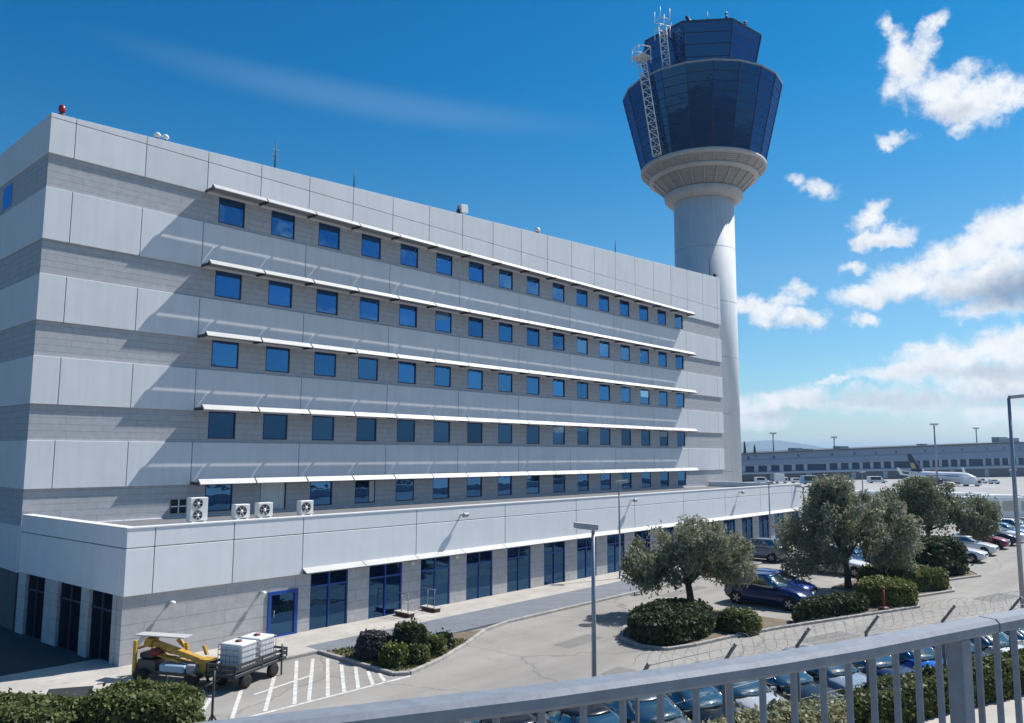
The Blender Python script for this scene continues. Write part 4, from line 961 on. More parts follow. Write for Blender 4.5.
def paint(c, metal=0.0):
    key = (c, metal)
    if key not in PAINT: PAINT[key] = carpaint('car paint', c, metal)
    return PAINT[key]
def car(kind, x, y, heading, color, label, group, metal=0.0, z=0.018, roofcolor=None):
    if kind not in CARS: CARS[kind] = make_car(kind)
    P, W, R, L, k = CARS[kind]
    t = thing('parked_car', label, 'car', (x,y,z), heading, group)
    pm_ = paint(color, metal)
    def add(n_, me, loc=(0,0,0), rot=(0,0,0), col=None, par=None):
        o = bpy.data.objects.new(n_, me); COL.objects.link(o); o.parent = par or t; o.location = loc; o.rotation_euler = rot
        if col is not None: o.material_slots[0].link = 'OBJECT'; o.material_slots[0].material = col
        return o
    add('body', W['body'], col=pm_); add('window', W['window']); add('roof', W['roof'], col=pm_ if roofcolor is None else paint(roofcolor))
    for xx in (L-.82, -L+.80):
        for s_ in (1,-1):
            add('wheel_arch', W['arch'], (xx, s_*(.872 if xx > 0 else .868), R+.03), (-s_*PI/2,0,0))
            wt = add('wheel', W['tyre'], (xx, s_*.805, R), (-s_*PI/2,0,0)); add('rim', W['rim'], par=wt)
    for s_ in (1,-1):
        o = add('headlight', W['lamp'], (L-.13, s_*.60, .69*k), (0,PI/2,s_*.35)); o.scale = (.6,1.25,1)
        o = add('taillight', W['tail'], (-L+.10, s_*.62, (P['tail']-.2)*k), (0,PI/2,-s_*.3)); o.scale = (1.0,.9,1)
        add('mirror', W['mirror'], (P['base'][0]-.32, s_*.93, .99*k), col=pm_)
    add('plate', W['plate'], (L+.012,0,.47)); add('plate', W['plate'], (-L-.012,0,.68*k)); add('grille', W['grille'], (L-.012,0,.60*k))
    return t
BLK, SIL, NAV, BLU, WHT, RED, GRY, LBL = (.006,.006,.008), (.46,.48,.50), (.006,.013,.05), (.01,.14,.55), (.70,.71,.72), (.22,.012,.04), (.10,.115,.13), (.20,.40,.62)
HF = math.atan2(-.95,-.31)          # cars in the fence row face the fence
GA = 'cars parked nose to the wire fence'
rowcars = [(2.95,'hatch',BLK,0,'black hatchback, first from the left at the wire fence'),(5.0,'sedan',BLK,0,'black sedan at the fence left of the glinting grey car'),(7.0,'sedan',GRY,.3,'dark grey sedan with the sun glinting on its bonnet'),(8.9,'hatch',BLK,0,'black hatchback between the glinting grey car and the silver one'),
 (10.8,'hatch',SIL,.15,'silver hatchback with bright windscreen behind the cream hedge'),(12.85,'sedan',BLK,0,'black sedan right of the silver hatchback at the fence'),(14.9,'hatch',(.25,.30,.36),.15,'blue grey hatchback behind the end of the cream hedge'),(16.9,'sedan',NAV,0,'navy sedan left of the bright blue car'),(18.95,'hatch',BLU,.2,'bright blue hatchback behind the green fence hedge'),
 (21.0,'hatch',BLK,0,'black hatchback right of the bright blue hatchback'),(23.05,'hatch',WHT,0,'white hatchback just behind the thick railing post'),(25.1,'sedan',WHT,0,'white sedan peeking above the railing near its joint'),(27.2,'sedan',BLK,0,'black sedan at the fence near the tall right lamp'),(29.3,'hatch',WHT,0,'white hatchback near the tall right lamp at the fence'),(31.4,'suv',WHT,0,'white suv at the right frame edge by the fence')]
def fency(x):
    for a, b in zip(FP[:-1], FP[1:]):
        if a[0] <= x <= b[0]: return lerp(a[1], b[1], (x-a[0])/(b[0]-a[0]))
    return -29.45-.19*(x-4.8) if x < 4.8 else -38.1
for x, kd, c, mt, lb in rowcars:
    L = 1.02; y = fency(x)
    cx_, cy_ = x+.31*(L+1.3), y+.95*(L+1.3); z1_, z2_ = -dip(cx_-.31*1.3, cy_-.95*1.3), -dip(cx_+.31*1.3, cy_+.95*1.3)
    cr_ = car(kd, cx_, cy_, HF, c, lb, GA, mt, .018+(z1_+z2_)/2); cr_.rotation_euler = (0, math.atan2(z2_-z1_, 2.6), HF)
GB = 'cars parked along the middle row'
DN = -PI/2
car('suv', 29.4, -22.05, DN, (.004,.018,.10), 'dark blue suv seen from its side under the trees', GB, .3)
car('hatch', 32.3, -21.2, DN, (.01,.05,.28), 'blue hatchback whose roof shows behind the dark blue suv', GB, .2)
car('hatch', 47.0, -20.4, DN, LBL, 'light blue car glimpsed through the drooping tree', GB, .3)
car('sedan', 43.2, -20.6, DN, WHT, 'white car glimpsed through the lower leaves of the drooping tree', GB)
car('suv', 46.0, -13.7, PI/2, (.14,.17,.21), 'grey suv parked nose to the glazed bays', GB, .5)
car('hatch', 53.2, -21.6, DN, (.55,.62,.70), 'pale blue hatchback half behind the dark untrimmed hedge', GB, .3)
car('sedan', 56.4, -24.6, DN, WHT, 'white sedan with open view of its bonnet beyond the dark hedge', GB)
car('hatch', 61.7, -24.5, DN, WHT, 'white hatchback with its wheel showing right of the wide tree', GB)
car('hatch', 67.4, -24.3, DN, RED, 'dark red hatchback beyond the white one', GB)
far = [(71.0,'suv',NAV,'navy suv next to the dark red hatchback'),(74.3,'sedan',WHT,'white sedan beyond the navy suv'),(77.6,'hatch',LBL,'light blue hatchback far down the row'),(80.8,'suv',WHT,'white suv far down the row, past the light blue one'),(84.0,'sedan',SIL,'silver sedan at the far end of the row'),]
for x, kd, c, lb in far: car(kd, x, -24.2, DN, c, lb, GB)
GC = 'cars parked in the far right row'
for i, (x, y, kd, c, lb) in enumerate([(63,-34.5,'sedan',NAV,'navy sedan in the far right row behind the lamp pole'),(66.5,-34.2,'hatch',WHT,'white hatchback in the far right row'),(70,-34,'suv',GRY,'grey suv in the far right row'),(73.5,-33.8,'sedan',LBL,'light blue sedan in the far right row'),(77,-33.6,'hatch',WHT,'second white hatchback of the far right row, nearer the buses')]):
    car(kd, x, y, PI/2, c, lb, GC)

# ================================================================== YELLOW LIFT + TRAILER + BOX
t = thing('boom_lift', 'worn yellow folded lifting machine on legs beside the pale wall', 'machine', (1.55,-12.95,.12), math.atan2(-3.4,1.7)); t.scale = (.96,1,.68)
def yel(name, f): m = MB(); f(m); return bevel(m.build(name, 'yellow', t), .015)
yel('mast', lambda m: (m.beam((-1.55,.45,.15),(-1.55,.45,1.95),.12,.12), m.beam((-1.55,-.45,.15),(-1.55,-.45,1.95),.12,.12), m.beam((-1.55,-.5,1.5),(-1.55,.5,1.5),.1,.1), m.beam((-1.55,-.5,.7),(-1.55,.5,.7),.1,.1)))
m = MB(); m.beam((-1.9,.1,2.08),(.25,.1,2.12),.5,.07); bevel(m.build('top_beam', 'louvre', t), .015)
yel('boom', lambda m: (m.beam((-1.2,0,1.75),(1.15,0,1.0),.24,.26), m.beam((-1.4,0,1.8),(-1.1,0,1.75),.42,.42)))
yel('lower_arm', lambda m: m.beam((-1.0,.05,1.15),(1.0,.05,.72),.16,.18))
yel('knuckle', lambda m: m.prism([(1.0,-.22),(1.45,-.22),(1.45,.22),(1.0,.22)], .35, 1.18))
yel('strut', lambda m: m.beam((.15,.28,.9),(.05,.28,1.75),.12,.12)); yel('strut', lambda m: m.beam((-.3,.25,1.9),(.05,.25,1.55),.16,.14)); yel('strut', lambda m: m.beam((.9,.35,1.2),(.75,.35,1.65),.12,.12))
yel('jack', lambda m: m.tube([(-1.1,-.2,1.3),(.2,-.2,.95)], .07, 8)); m = MB(); m.tube([(.2,-.2,.95),(1.0,-.2,.74)], .04, 8); m.build('jack_rod', 'greymetal', t)
m = MB(); m.box(-1.5,-.9,-.3,.3,1.02,1.28); bevel(m.build('winch', 'darkmetal', t), .04); m = MB(); m.lathe([(.0,-.32),(.2,-.31),(.2,.31),(0,.32)], n=16); o = m.build('cable_drum', 'rustred', t, (-.85,0,1.36)); o.rotation_euler = (PI/2,0,0)
m = MB(); m.box(.62,.95,-.4,-.15,.5,.92); bevel(m.build('control_box', 'greymetal', t), .02)
m = MB(); m.box(-1.5,1.2,-.38,.38,.32,.5); m.box(-1.45,-.7,-.42,.42,.5,1.0); m.build('chassis', 'darkmetal', t)
m = MB(); m.box(-.5,.55,-.45,.1,.5,.86); bevel(m.build('engine_cover', 'bluepaint', t), .04)
m = MB(); m.box(-1.75,-1.5,-.35,.35,.35,.75); bevel(m.build('counterweight', 'yellow', t), .03)
for a, b in [(-1.2,.5),(-1.2,-.5),(.95,.5),(.95,-.5)]:
    m = MB(); m.lathe([(.15,-.09),(.27,-.1),(.29,0),(.27,.1),(.15,.1)], n=18); o = m.build('wheel', 'tyre', t, (a,b,.29)); o.rotation_euler = (PI/2,0,0)
    m = MB(); m.lathe([(0,.06),(.15,.08),(.16,-.08)], n=14); m.build('rim', 'white', o)
m = MB()
for q in range(3): m.tube([(-1.0,.1*q-.1,1.6),(-.4,.1*q-.15,1.2+.1*q),(.4,.1*q-.1,1.15),(1.1,.1*q-.1,1.12)], .022, 6)
m.build('hose', 'black', t)
for s_ in (-1,1):
    m = MB(); m.beam((1.35,s_*.25,.6),(1.75,s_*.55,.02),.08,.08); m.box(1.6,1.9,s_*.55-.12,s_*.55+.12,0,.04); m.build('outrigger', 'darkmetal', t)
t = thing('flatbed_trailer', 'dark flatbed trailer with railings parked on the hatched bay', 'trailer', (3.2,-14.6,.018), math.radians(22)); t.scale = (.88,.82,.86)
m = MB(); m.box(-1.5,1.7,-.72,.72,.55,.68); m.box(-1.45,1.65,-.4,-.3,.42,.55); m.box(-1.45,1.65,.3,.4,.42,.55); bevel(m.build('bed', 'darkmetal', t), .015)
for (a, b) in [((-1.5,-.72),(1.7,-.72)),((1.7,-.72),(1.7,.72)),((-1.5,.72),(1.7,.72)),((-1.5,-.72),(-1.5,.72))]:
    m = MB(); 
    for z in (.82, 1.0): m.beam((a[0],a[1],z),(b[0],b[1],z),.05,.09)
    for tt in (0,.5,1): m.beam((lerp(a[0],b[0],tt),lerp(a[1],b[1],tt),.68),(lerp(a[0],b[0],tt),lerp(a[1],b[1],tt),1.05),.05,.05)
    m.build('side_rail', 'darkmetal', t)
for a, b in [(.95,-.6),(.95,.6),(-.75,-.6),(-.75,.6)]:
    m = MB(); m.lathe([(.14,-.09),(.27,-.1),(.29,0),(.27,.1),(.14,.1)], n=18); o = m.build('wheel', 'tyre', t, (a,b,.29)); o.rotation_euler = (PI/2,0,0)
    m = MB(); m.lathe([(0,.05),(.13,.08),(.15,-.07)], n=14); m.build('rim', 'greymetal', o)
m = MB(); m.tube([(-1.5,0,.5),(-2.3,0,.45)], .05, 6); m.build('drawbar', 'darkmetal', t)
m = MB(); m.tube([(1.3,-.78,.02),(1.3,-.78,1.25)], .04, 6); m.build('stake', 'darkmetal', t)
def ibc(dx, lb):
    c_, s_ = math.cos(math.radians(22)), math.sin(math.radians(22))
    t = thing('liquid_tote', lb, 'tote tank', (3.2+dx*c_*.84, -14.6+dx*s_*.84, .018+.683*.86), math.radians(22), 'caged white totes on the trailer'); t.scale = (.82,.82,.84)
    m = MB(); m.box(-.5,.5,-.56,.56,.1,1.05); bevel(m.build('tank', 'ibc', t), .07, 3)
    m = MB(); m.lathe([(.14,0),(.14,.06),(0,.07)], (0,0,1.05), 14); m.build('cap', 'rustred', t)
    m = MB()
    for z in (.12,.35,.58,.8,1.0):
        for (a, b) in [((-.54,-.6),(.54,-.6)),((.54,-.6),(.54,.6)),((.54,.6),(-.54,.6)),((-.54,.6),(-.54,-.6))]: m.tube([(a[0],a[1],z),(b[0],b[1],z)], .013, 5)
    for i in range(7):
        x = -.54+1.08*i/6; m.tube([(x,-.6,.1),(x,-.6,1.0)], .013, 5); m.tube([(x,.6,.1),(x,.6,1.0)], .013, 5)
        y = -.6+1.2*i/6; m.tube([(-.54,y,.1),(-.54,y,1.0)], .013, 5); m.tube([(.54,y,.1),(.54,y,1.0)], .013, 5)
    m.build('cage', 'greymetal', t)
    m = MB(); m.box(-.55,.55,-.6,.6,0,.03); m.box(-.55,-.4,-.6,.6,.03,.09); m.box(.4,.55,-.6,.6,.03,.09); m.build('pallet', 'greymetal', t)
ibc(-.55, 'white caged liquid tote at the yellow machine end of the trailer'); ibc(.62, 'white caged liquid tote at the blue door end of the trailer')
t = thing('utility_box', 'low grey metal box with dark lid behind the left hedge', 'box', (-2.35,-13.95,.12), math.radians(-30))
m = MB(); m.box(-.55,.55,-.3,.3,0,.5); bevel(m.build('case', 'greymetal', t), .02)
m = MB(); m.obox((0,0,.56), (.62,0,0), (0,.36,.06), (0,-.006,.03)); bevel(m.build('lid', 'darkmetal', t), .01)
m = MB(); m.box(-.5,.5,-.33,-.302,.2,.3); m.build('trim', 'white', t)
t = thing('bent_post', 'dark bent fence post at the corner of the dark hedge', 'post', (-.1,-18.6,.006))
m = MB(); m.tube([(0,0,0),(0,0,1.3),(.02,.02,1.75)], .035, 6); m.tube([(0,0,.55),(.3,-.22,.02)], .028, 6); m.tube([(0,0,.55),(-.25,.1,.02)], .028, 6); m.build('stand', 'darkmetal', t)
t = thing('red_post', 'short red post with red foot at the corner of the hedge island', 'post', (31.95,-27.05,.1))
m = MB(); m.tube([(0,0,0),(0,0,1.05)], .075, 10); m.build('post', 'rustred', t); m = MB(); m.lathe([(.26,0),(.26,.10),(.10,.16)], n=14); m.build('foot', 'rustred', t); m = MB(); m.lathe([(.09,1.05),(.09,1.12),(0,1.16)], n=12); m.build('cap', 'rustred', t)

# ================================================================== STREET LAMPS
def lamp(x, y, h, label, arm=(1,0), al=.5, r=.06, z=0.0, double=False, hl=.7):
    t = thing('street_lamp', label, 'street lamp', (x,y,z), group='street lamps')
    m = MB(); m.tube([(0,0,0),(0,0,h*.5),(0,0,h-.1)], [r*1.15,r,r*.75], 10); m.build('pole', 'galvpole', t)
    m = MB(); m.lathe([(r*2,0),(r*2,.05),(r*1.3,.06),(r*1.3,.4),(r*1.1,.42)], n=12); m.build('base', 'galvpole', t)
    a = np.array(arm)/np.linalg.norm(arm)
    for s_ in ((1,-1) if double else (1,)):
        d = a*s_; hc = np.array([d[0]*al, d[1]*al, h]); ax = np.array([d[0],d[1],.10])*hl/2; ay = np.array([-d[1],d[0],0])*.15; az = np.array([-.1*d[0],-.1*d[1],1])*.085
        m = MB(); m.obox(hc, ax, ay, az); m.tube([(0,0,h-.12),(d[0]*al*.4,d[1]*al*.4,h-.03)], r*.7, 8)
        bevel(m.build('lamp_head', 'lamphead', t), .04, 2)
        m = MB(); m.obox(hc-az*1.02, ax*.7, ay*.8, az*.12); m.build('lens', 'lamplens', t)
AL = (-rt[0], -rt[1])
lamp(8.15, -26.1, 5.82, 'nearest street lamp with single flat head, standing before the dark round hedge', AL, .22, .07, hl=.74)
lamp(30.8, -11.5, 6.1, 'slim street lamp on the pavement in front of the annex bays', (rt[0],rt[1]), .2, .06, .115, hl=.75)
lamp(53.2, -11.5, 5.6, 'thin street lamp by the last annex bays near the grey suv', (rt[0],rt[1]), .1, .06, hl=.5)
P_ = at_depth(803, 486, 75); lamp(P_[0], P_[1], P_[2], 'double headed street lamp rising behind the drooping tree', (rt[0],rt[1]), .75, .08, double=True, hl=1.1)
P_ = at_depth(1008.5, 396, 40); lamp(P_[0], P_[1], P_[2], 'tall dark street lamp at the right edge with head pointing right', (rt[0],rt[1]), .62, .10, hl=1.15)
for (u, v, D, lb) in [(862,472,130,'small lamp with pale head before the apron, left of the aircraft'),(915,473,140,'small lamp with pale head below the aircraft tail'),(1012,470,100,'small globe lamp just left of the tall right lamp')]:
    P_ = at_depth(u, v, D); lamp(P_[0], P_[1], P_[2]-gz(P_[0],P_[1]), lb, (rt[0],rt[1]), .1, .1, gz(P_[0],P_[1]), hl=.9)
# apron floodlight masts
for (u, v, D, lb) in [(773,433,360,'tall apron floodlight mast left of the hill top'),(834,437,395,'apron floodlight mast rising behind the terminal'),(934,424,310,'tallest apron floodlight mast beside the aircraft tail'),(976,428,440,'apron floodlight mast behind the right part of the terminal')]:
    P_ = at_depth(u, v, D); z0 = gz(P_[0],P_[1])
    t = thing('floodlight_mast', lb, 'floodlight mast', (P_[0],P_[1],z0), group='apron floodlight masts'); h = P_[2]-z0
    m = MB(); m.tube([(0,0,0),(0,0,h)], [.45,.28], 8); m.build('pole', 'galvpole', t)
    m = MB(); m.obox((0,0,h), (rt[0]*1.4,rt[1]*1.4,0), (fw2[0]*.8,fw2[1]*.8,0), (0,0,.18)); m.build('crown_frame', 'greymetal', t)
    for i in (-1,0,1):
        m = MB(); m.obox((rt[0]*i,rt[1]*i,h-.35), (rt[0]*.3,rt[1]*.3,0), (fw2[0]*.3,fw2[1]*.3,0), (0,0,.2)); m.build('floodlight', 'lamplens', t)

# ================================================================== TERMINAL, AIRCRAFT, BUSES, HILLS
zt0 = -4.15
TL = [at_depth(700,482,325), at_depth(800,481,349), at_depth(900,478.5,385), at_depth(1000,477,423), at_depth(1080,476,460)]
TT = [7.0, 9.2, 11.7, 14.4, 16.2]
tm = thing('terminal_building', 'long low grey blue airport terminal with a row of square windows', 'building', (0,0,0))
dirv = (TL[-1]-TL[0])[:2]; dirv = dirv/np.linalg.norm(dirv); nb = np.array([-dirv[1], dirv[0]])
if nb@fw2 < 0: nb = -nb
A0 = TL[0][:2]; LT = np.linalg.norm((TL[-1]-TL[0])[:2])
def tp(s_, off, z): p = A0+dirv*s_+nb*off; return (p[0], p[1], z)
ss = [((q[:2]-A0)@dirv) for q in TL]
def ttop(s_): return float(np.interp(s_, ss, TT))
sub = np.linspace(0, LT, 9)
def tband(name, matn, z0f, z1f, off, dep=14):
    m = MB()
    for a, b in zip(sub[:-1], sub[1:]):
        vs = [tp(a,off,z0f(a)),tp(b,off,z0f(b)),tp(b,off+dep,z0f(b)),tp(a,off+dep,z0f(a)),tp(a,off,z1f(a)),tp(b,off,z1f(b)),tp(b,off+dep,z1f(b)),tp(a,off+dep,z1f(a))]
        m.add(vs, [(0,3,2,1),(4,5,6,7),(0,1,5,4),(1,2,6,5),(2,3,7,6),(3,0,4,7)])
    return m.build(name, matn, tm)
HT = lambda s_: ttop(s_)-zt0
tband('ground_floor', 'darkbase', lambda s_: zt0, lambda s_: zt0+HT(s_)*.26, 1.5)
tband('ledge', 'terminal2', lambda s_: zt0+HT(s_)*.26+.01, lambda s_: zt0+HT(s_)*.32, -.6)
tband('window_wall', 'terminal2', lambda s_: zt0+HT(s_)*.32+.01, lambda s_: zt0+HT(s_)*.56, .6)
tband('lower_cladding', 'terminal', lambda s_: zt0+HT(s_)*.56+.01, lambda s_: zt0+HT(s_)*.74, 0)
tband('upper_cladding', 'terminal', lambda s_: zt0+HT(s_)*.74+.01, lambda s_: zt0+HT(s_)*.96, .4)
tband('roof', 'darkmetal', lambda s_: zt0+HT(s_)*.96+.01, lambda s_: zt0+HT(s_)*1.0, -.8, 18)
s_ = 4.0; i = 0
while s_ < LT-9:
    wdt = 5.0 if i % 7 else 12.0
    m = MB(); a, b = s_, s_+wdt; z0, z1 = zt0+HT(s_)*.34, zt0+HT(s_)*.545
    m.add([tp(a,.45,z0),tp(b,.45,z0),tp(b,.45,z1),tp(a,.45,z1),tp(a,.6,z0),tp(b,.6,z0),tp(b,.6,z1),tp(a,.6,z1)], [(0,1,2,3),(0,4,5,1),(1,5,6,2),(2,6,7,3),(3,7,4,0)])
    m.build('window', 'termglass', tm)
    if i % 2 == 0:
        m = MB(); z = zt0+HT(s_)*.83
        m.add([tp(a+1,.36,z-.6),tp(a+2.4,.36,z-.6),tp(a+2.4,.36,z+.7),tp(a+1,.36,z+.7)], [(0,1,2,3)]); m.build('small_window', 'navy', tm)
    if i % 3 == 1:
        m = MB(); z0, z1 = zt0+.2, zt0+HT(s_)*.24
        m.add([tp(a,1.4,z0),tp(a+3.5,1.4,z0),tp(a+3.5,1.4,z1),tp(a,1.4,z1)], [(0,1,2,3)]); m.build('gate_door', 'terminal2', tm)
    s_ += wdt+2.6; i += 1
for sx, wd_, hh in [(58,5,1.3),(66,4,.7),(88,6,1.3),(150,3,.8),(215,8,3.0),(225,9,2.4)]:
    m = MB(); z = ttop(sx); m.add([tp(sx,2,z),tp(sx+wd_,2,z),tp(sx+wd_,6,z),tp(sx,6,z),tp(sx,2,z+hh),tp(sx+wd_,2,z+hh),tp(sx+wd_,6,z+hh),tp(sx,6,z+hh)], [(4,5,6,7),(0,1,5,4),(1,2,6,5),(2,3,7,6),(3,0,4,7)]); m.build('roof_plant', 'greymetal', tm)
for u, hpx, lb in [(750,9,'dark lattice antenna on the terminal roof nearest the control tower'),(760,7,'second dark antenna on the terminal roof in front of the hill')]:
    q = at_depth(u, 455, 340); t = thing('terminal_antenna', lb, 'antenna', (q[0]+nb[0]*3,q[1]+nb[1]*3,6.6), group='antennas on the terminal roof')
    m = MB(); h = hpx*340/FOC*1.7; m.tube([(0,0,0),(0,0,h)], [.8,.4], 6); m.build('mast', 'darkmetal', t)
    m = MB(); m.box(-.9,.9,-.9,.9,0,.5); m.build('base', 'darkmetal', t)

# aircraft (tail to the left, nose to the right)
q = at_depth(943, 474, 312); AZ = gz(q[0], q[1])
dh = -fw2*math.cos(math.radians(19))+rt2*math.sin(math.radians(19)); hd = math.atan2(dh[1], dh[0])
ap = thing('airliner', 'white twin engine airliner with dark tail parked before the terminal', 'airplane', (q[0],q[1],AZ), hd)
fus = MB(); stn = [(-17,.15,4.3),(-15,.7,4.1),(-11,1.4,3.7),(-7,1.85,3.4),(0,1.9,3.3),(8,1.9,3.3),(11,1.75,3.25),(13,1.3,3.0),(14.3,.7,2.8),(14.8,.12,2.7)]
fus.loft([[(x, r*math.cos(2*PI*k_/20), zc+r*math.sin(2*PI*k_/20)) for k_ in range(20)] for x, r, zc in stn]); fus.build('fuselage', 'planewhite', ap)
def slab(name, pts, th, matn, axis='z'):
    m = MB(); n_ = len(pts)
    off = np.array((0,0,th)) if axis == 'z' else np.array((0,th,0))
    a = [tuple(np.array(p)-off/2) for p in pts]; b = [tuple(np.array(p)+off/2) for p in pts]
    m.add(a+b, [tuple(range(n_-1,-1,-1)), tuple(range(n_,2*n_))]+[(i_,(i_+1)%n_,n_+(i_+1)%n_,n_+i_) for i_ in range(n_)]); return m.build(name, matn, ap)
for s1 in (1,-1):
    slab('wing', [(3.5,s1*1.5,2.6),(-3.0,s1*1.5,2.6),(-5.2,s1*16.5,4.2),(-3.6,s1*16.5,4.2)], .45, 'planewhite')
    slab('winglet', [(-3.7,s1*16.5,4.2),(-5.3,s1*16.5,4.2),(-6.2,s1*17,6.8),(-5.5,s1*17,6.8)], .2, 'planewhite', 'y')
    slab('tailplane', [(-12.2,s1*.7,4.9),(-15.4,s1*.7,4.9),(-16.8,s1*6.8,5.5),(-15.6,s1*6.8,5.5)], .25, 'planewhite')
    m = MB(); m.lathe([(.6,-1.6),(1.0,-1.2),(1.1,.6),(.95,1.5),(.8,1.6)], n=18); o = m.build('engine', 'navy', ap, (2.3,s1*5.2,1.5)); o.rotation_euler = (0,PI/2,0)
    m = MB(); m.lathe([(.55,-.25),(.55,.25)], n=16); o = m.build('main_wheel', 'tyre', ap, (-1.5,s1*2.8,.55)); o.rotation_euler = (PI/2,0,0)
    m = MB(); m.tube([(-1.5,s1*2.8,.5),(-1.5,s1*2.8,2.4)], .15, 6); m.build('gear_leg', 'greymetal', ap)
fin = slab('tail_fin', [(-9.5,0,5.0),(-15.3,0,5.0),(-17.3,0,12.2),(-15.2,0,12.2)], .35, 'navy', 'y')
m = MB(); m.add([(-12.6,-.20,6.2),(-15.2,-.20,6.2),(-15.9,-.20,8.6),(-14.2,-.20,8.6)], [(0,1,2,3)]); m.add([(-12.6,.20,6.2),(-15.2,.20,6.2),(-15.9,.20,8.6),(-14.2,.20,8.6)], [(0,1,2,3)]); m.build('tail_patch', 'gold', fin)
m = MB(); m.box(-6.5,9,-1.93,-1.90,3.55,3.85); m.box(-6.5,9,1.90,1.93,3.55,3.85); m.build('cabin_windows', 'navy', ap)
m = MB(); m.lathe([(.4,-.2),(.4,.2)], n=14); o = m.build('nose_wheel', 'tyre', ap, (11,0,.4)); o.rotation_euler = (PI/2,0,0)
m = MB(); m.tube([(11,0,.3),(11,0,2.2)], .12, 6); m.build('nose_leg', 'greymetal', ap)
# boarding stairs and service vehicles on the apron
def at_ground(u, D):
    p = at_depth(u, 480, D); return p[0], p[1], gz(p[0], p[1])
x, y, z = at_ground(907, 296); t = thing('boarding_stairs', 'white mobile boarding stairs below the left wing of the aircraft', 'stairs', (x,y,z), math.atan2(rt2[1], rt2[0]))
m = MB(); m.beam((-3.5,0,.6),(2.6,0,3.0),1.5,.25); m.build('flight', 'white', t); m = MB(); m.beam((-3.5,.8,1.6),(2.6,.8,4.0),.08,.5); m.beam((-3.5,-.8,1.6),(2.6,-.8,4.0),.08,.5); m.build('handrail', 'white', t); m = MB(); m.box(-3.6,2.8,-.8,.8,.3,.55); m.build('chassis', 'darkmetal', t)
def van(u, D, label, l=5, h=2.3, c='white', win='black', box=False):
    x, y, z = at_ground(u, D); t = thing('service_van' if not box else 'catering_truck', label, 'van' if not box else 'truck', (x,y,z), math.atan2(rt2[1], rt2[0]), 'service vehicles on the apron')
    m = MB()
    if box: m.box(-l/2,l*.22,-1.1,1.1,.8,h+.9); m.box(l*.24,l/2,-1.05,1.05,.45,h*.85)
    else:
        m.add([(-l/2,-.95,.4),(l/2,-.95,.4),(l/2,-.95,1.1),(l*.32,-.95,1.3),(l*.18,-.85,h),(-l/2,-.85,h),(-l/2,.95,.4),(l/2,.95,.4),(l/2,.95,1.1),(l*.32,.95,1.3),(l*.18,.85,h),(-l/2,.85,h)], [(0,1,2,3,4,5),(11,10,9,8,7,6),(0,6,7,1),(1,7,8,2),(2,8,9,3),(3,9,10,4),(4,10,11,5),(5,11,6,0)])
    bevel(m.build('body', c, t), .06)
    m = MB(); m.box(-l*.38,l*.16,-.975,-.955,1.35,h-.25) if not box else m.box(l*.28,l*.45,-1.07,-1.055,1.2,h*.75); m.build('window', win, t)
    for wx in (-l*.32, l*.32):
        m = MB(); m.lathe([(.36,-.98),(.36,.98)], (0,0,0), 14); o = m.build('wheel', 'tyre', t, (wx,0,.36)); o.rotation_euler = (PI/2,0,0)
van(762, 320, 'white service van under the pale canopy near the control tower', 6, 2.6); van(781, 322, 'white service truck right of the apron mast', 5, 3.0, box=True); van(797, 324, 'small pale van left of the blue gate', 5, 2.2)
van(877, 330, 'white minibus in front of the terminal doors left of the aircraft', 8, 2.8); van(971, 300, 'white catering truck right of the aircraft nose', 7, 3.0, box=True); van(981, 330, 'pale van between the catering truck and the dark tug', 5, 2.2); van(994, 325, 'small white van beyond the catering truck on the right', 4, 2.0); van(812, 315, 'blue and white bus shaped vehicle by the blue gate', 9, 3.4, 'bluepaint')
# apron buses (side on)
def bus(u, D, label, n=12.5):
    p = at_depth(u, 500, D); z = gz(p[0],p[1]); t = thing('apron_bus', label, 'bus', (p[0],p[1],z), math.atan2(rt2[1], rt2[0])+.05, 'white apron buses beyond the car park')
    m = MB(); m.box(-n/2,n/2,-1.25,1.25,.35,1.15); m.box(-n/2,n/2,-1.25,1.25,2.55,3.05)
    for i in range(6): xx = -n/2+n*i/5; m.box(max(-n/2,xx-.22),min(n/2,xx+.22),-1.249,1.249,1.15,2.55)
    m.box(-n/2+.01,n/2-.01,-1.2,-1.19,1.2,1.25)
    bevel(m.build('body', 'white', t), .03)
    m = MB(); m.box(-n/2+.03,n/2-.03,-1.2,1.2,1.12,2.58); m.build('window', 'carglass', t)
    m = MB(); m.box(-n*.3,n*.1,-.8,.8,3.06,3.3); m.box(n*.2,n*.35,-.8,.8,3.06,3.25); m.build('roof_unit', 'white', t)
    for wx in (-n*.33, n*.30):
        m = MB(); m.lathe([(.48,-1.27),(.48,1.27)], (0,0,0), 16); o = m.build('wheel', 'tyre', t, (wx,0,.48)); o.rotation_euler = (PI/2,0,0)
bus(868, 122, 'white apron bus farthest left, mostly hidden by the drooping tree'); bus(958, 116, 'white apron bus in the middle, behind the wide dark tree'); bus(1004, 108, 'white apron bus nearest the tall right lamp', 13)
# low wall at the end of the car park
pA, pB = at_depth(960,516,96), at_depth(1080,516,86)
lw = MB(); lw.beam((pA[0],pA[1],.4),(pB[0],pB[1],.4),.3,.8); o = bevel(lw.build('low_wall', 'bridgeconc'), .02); tag(o, 'low grey concrete wall between the parked cars and the buses', 'wall')
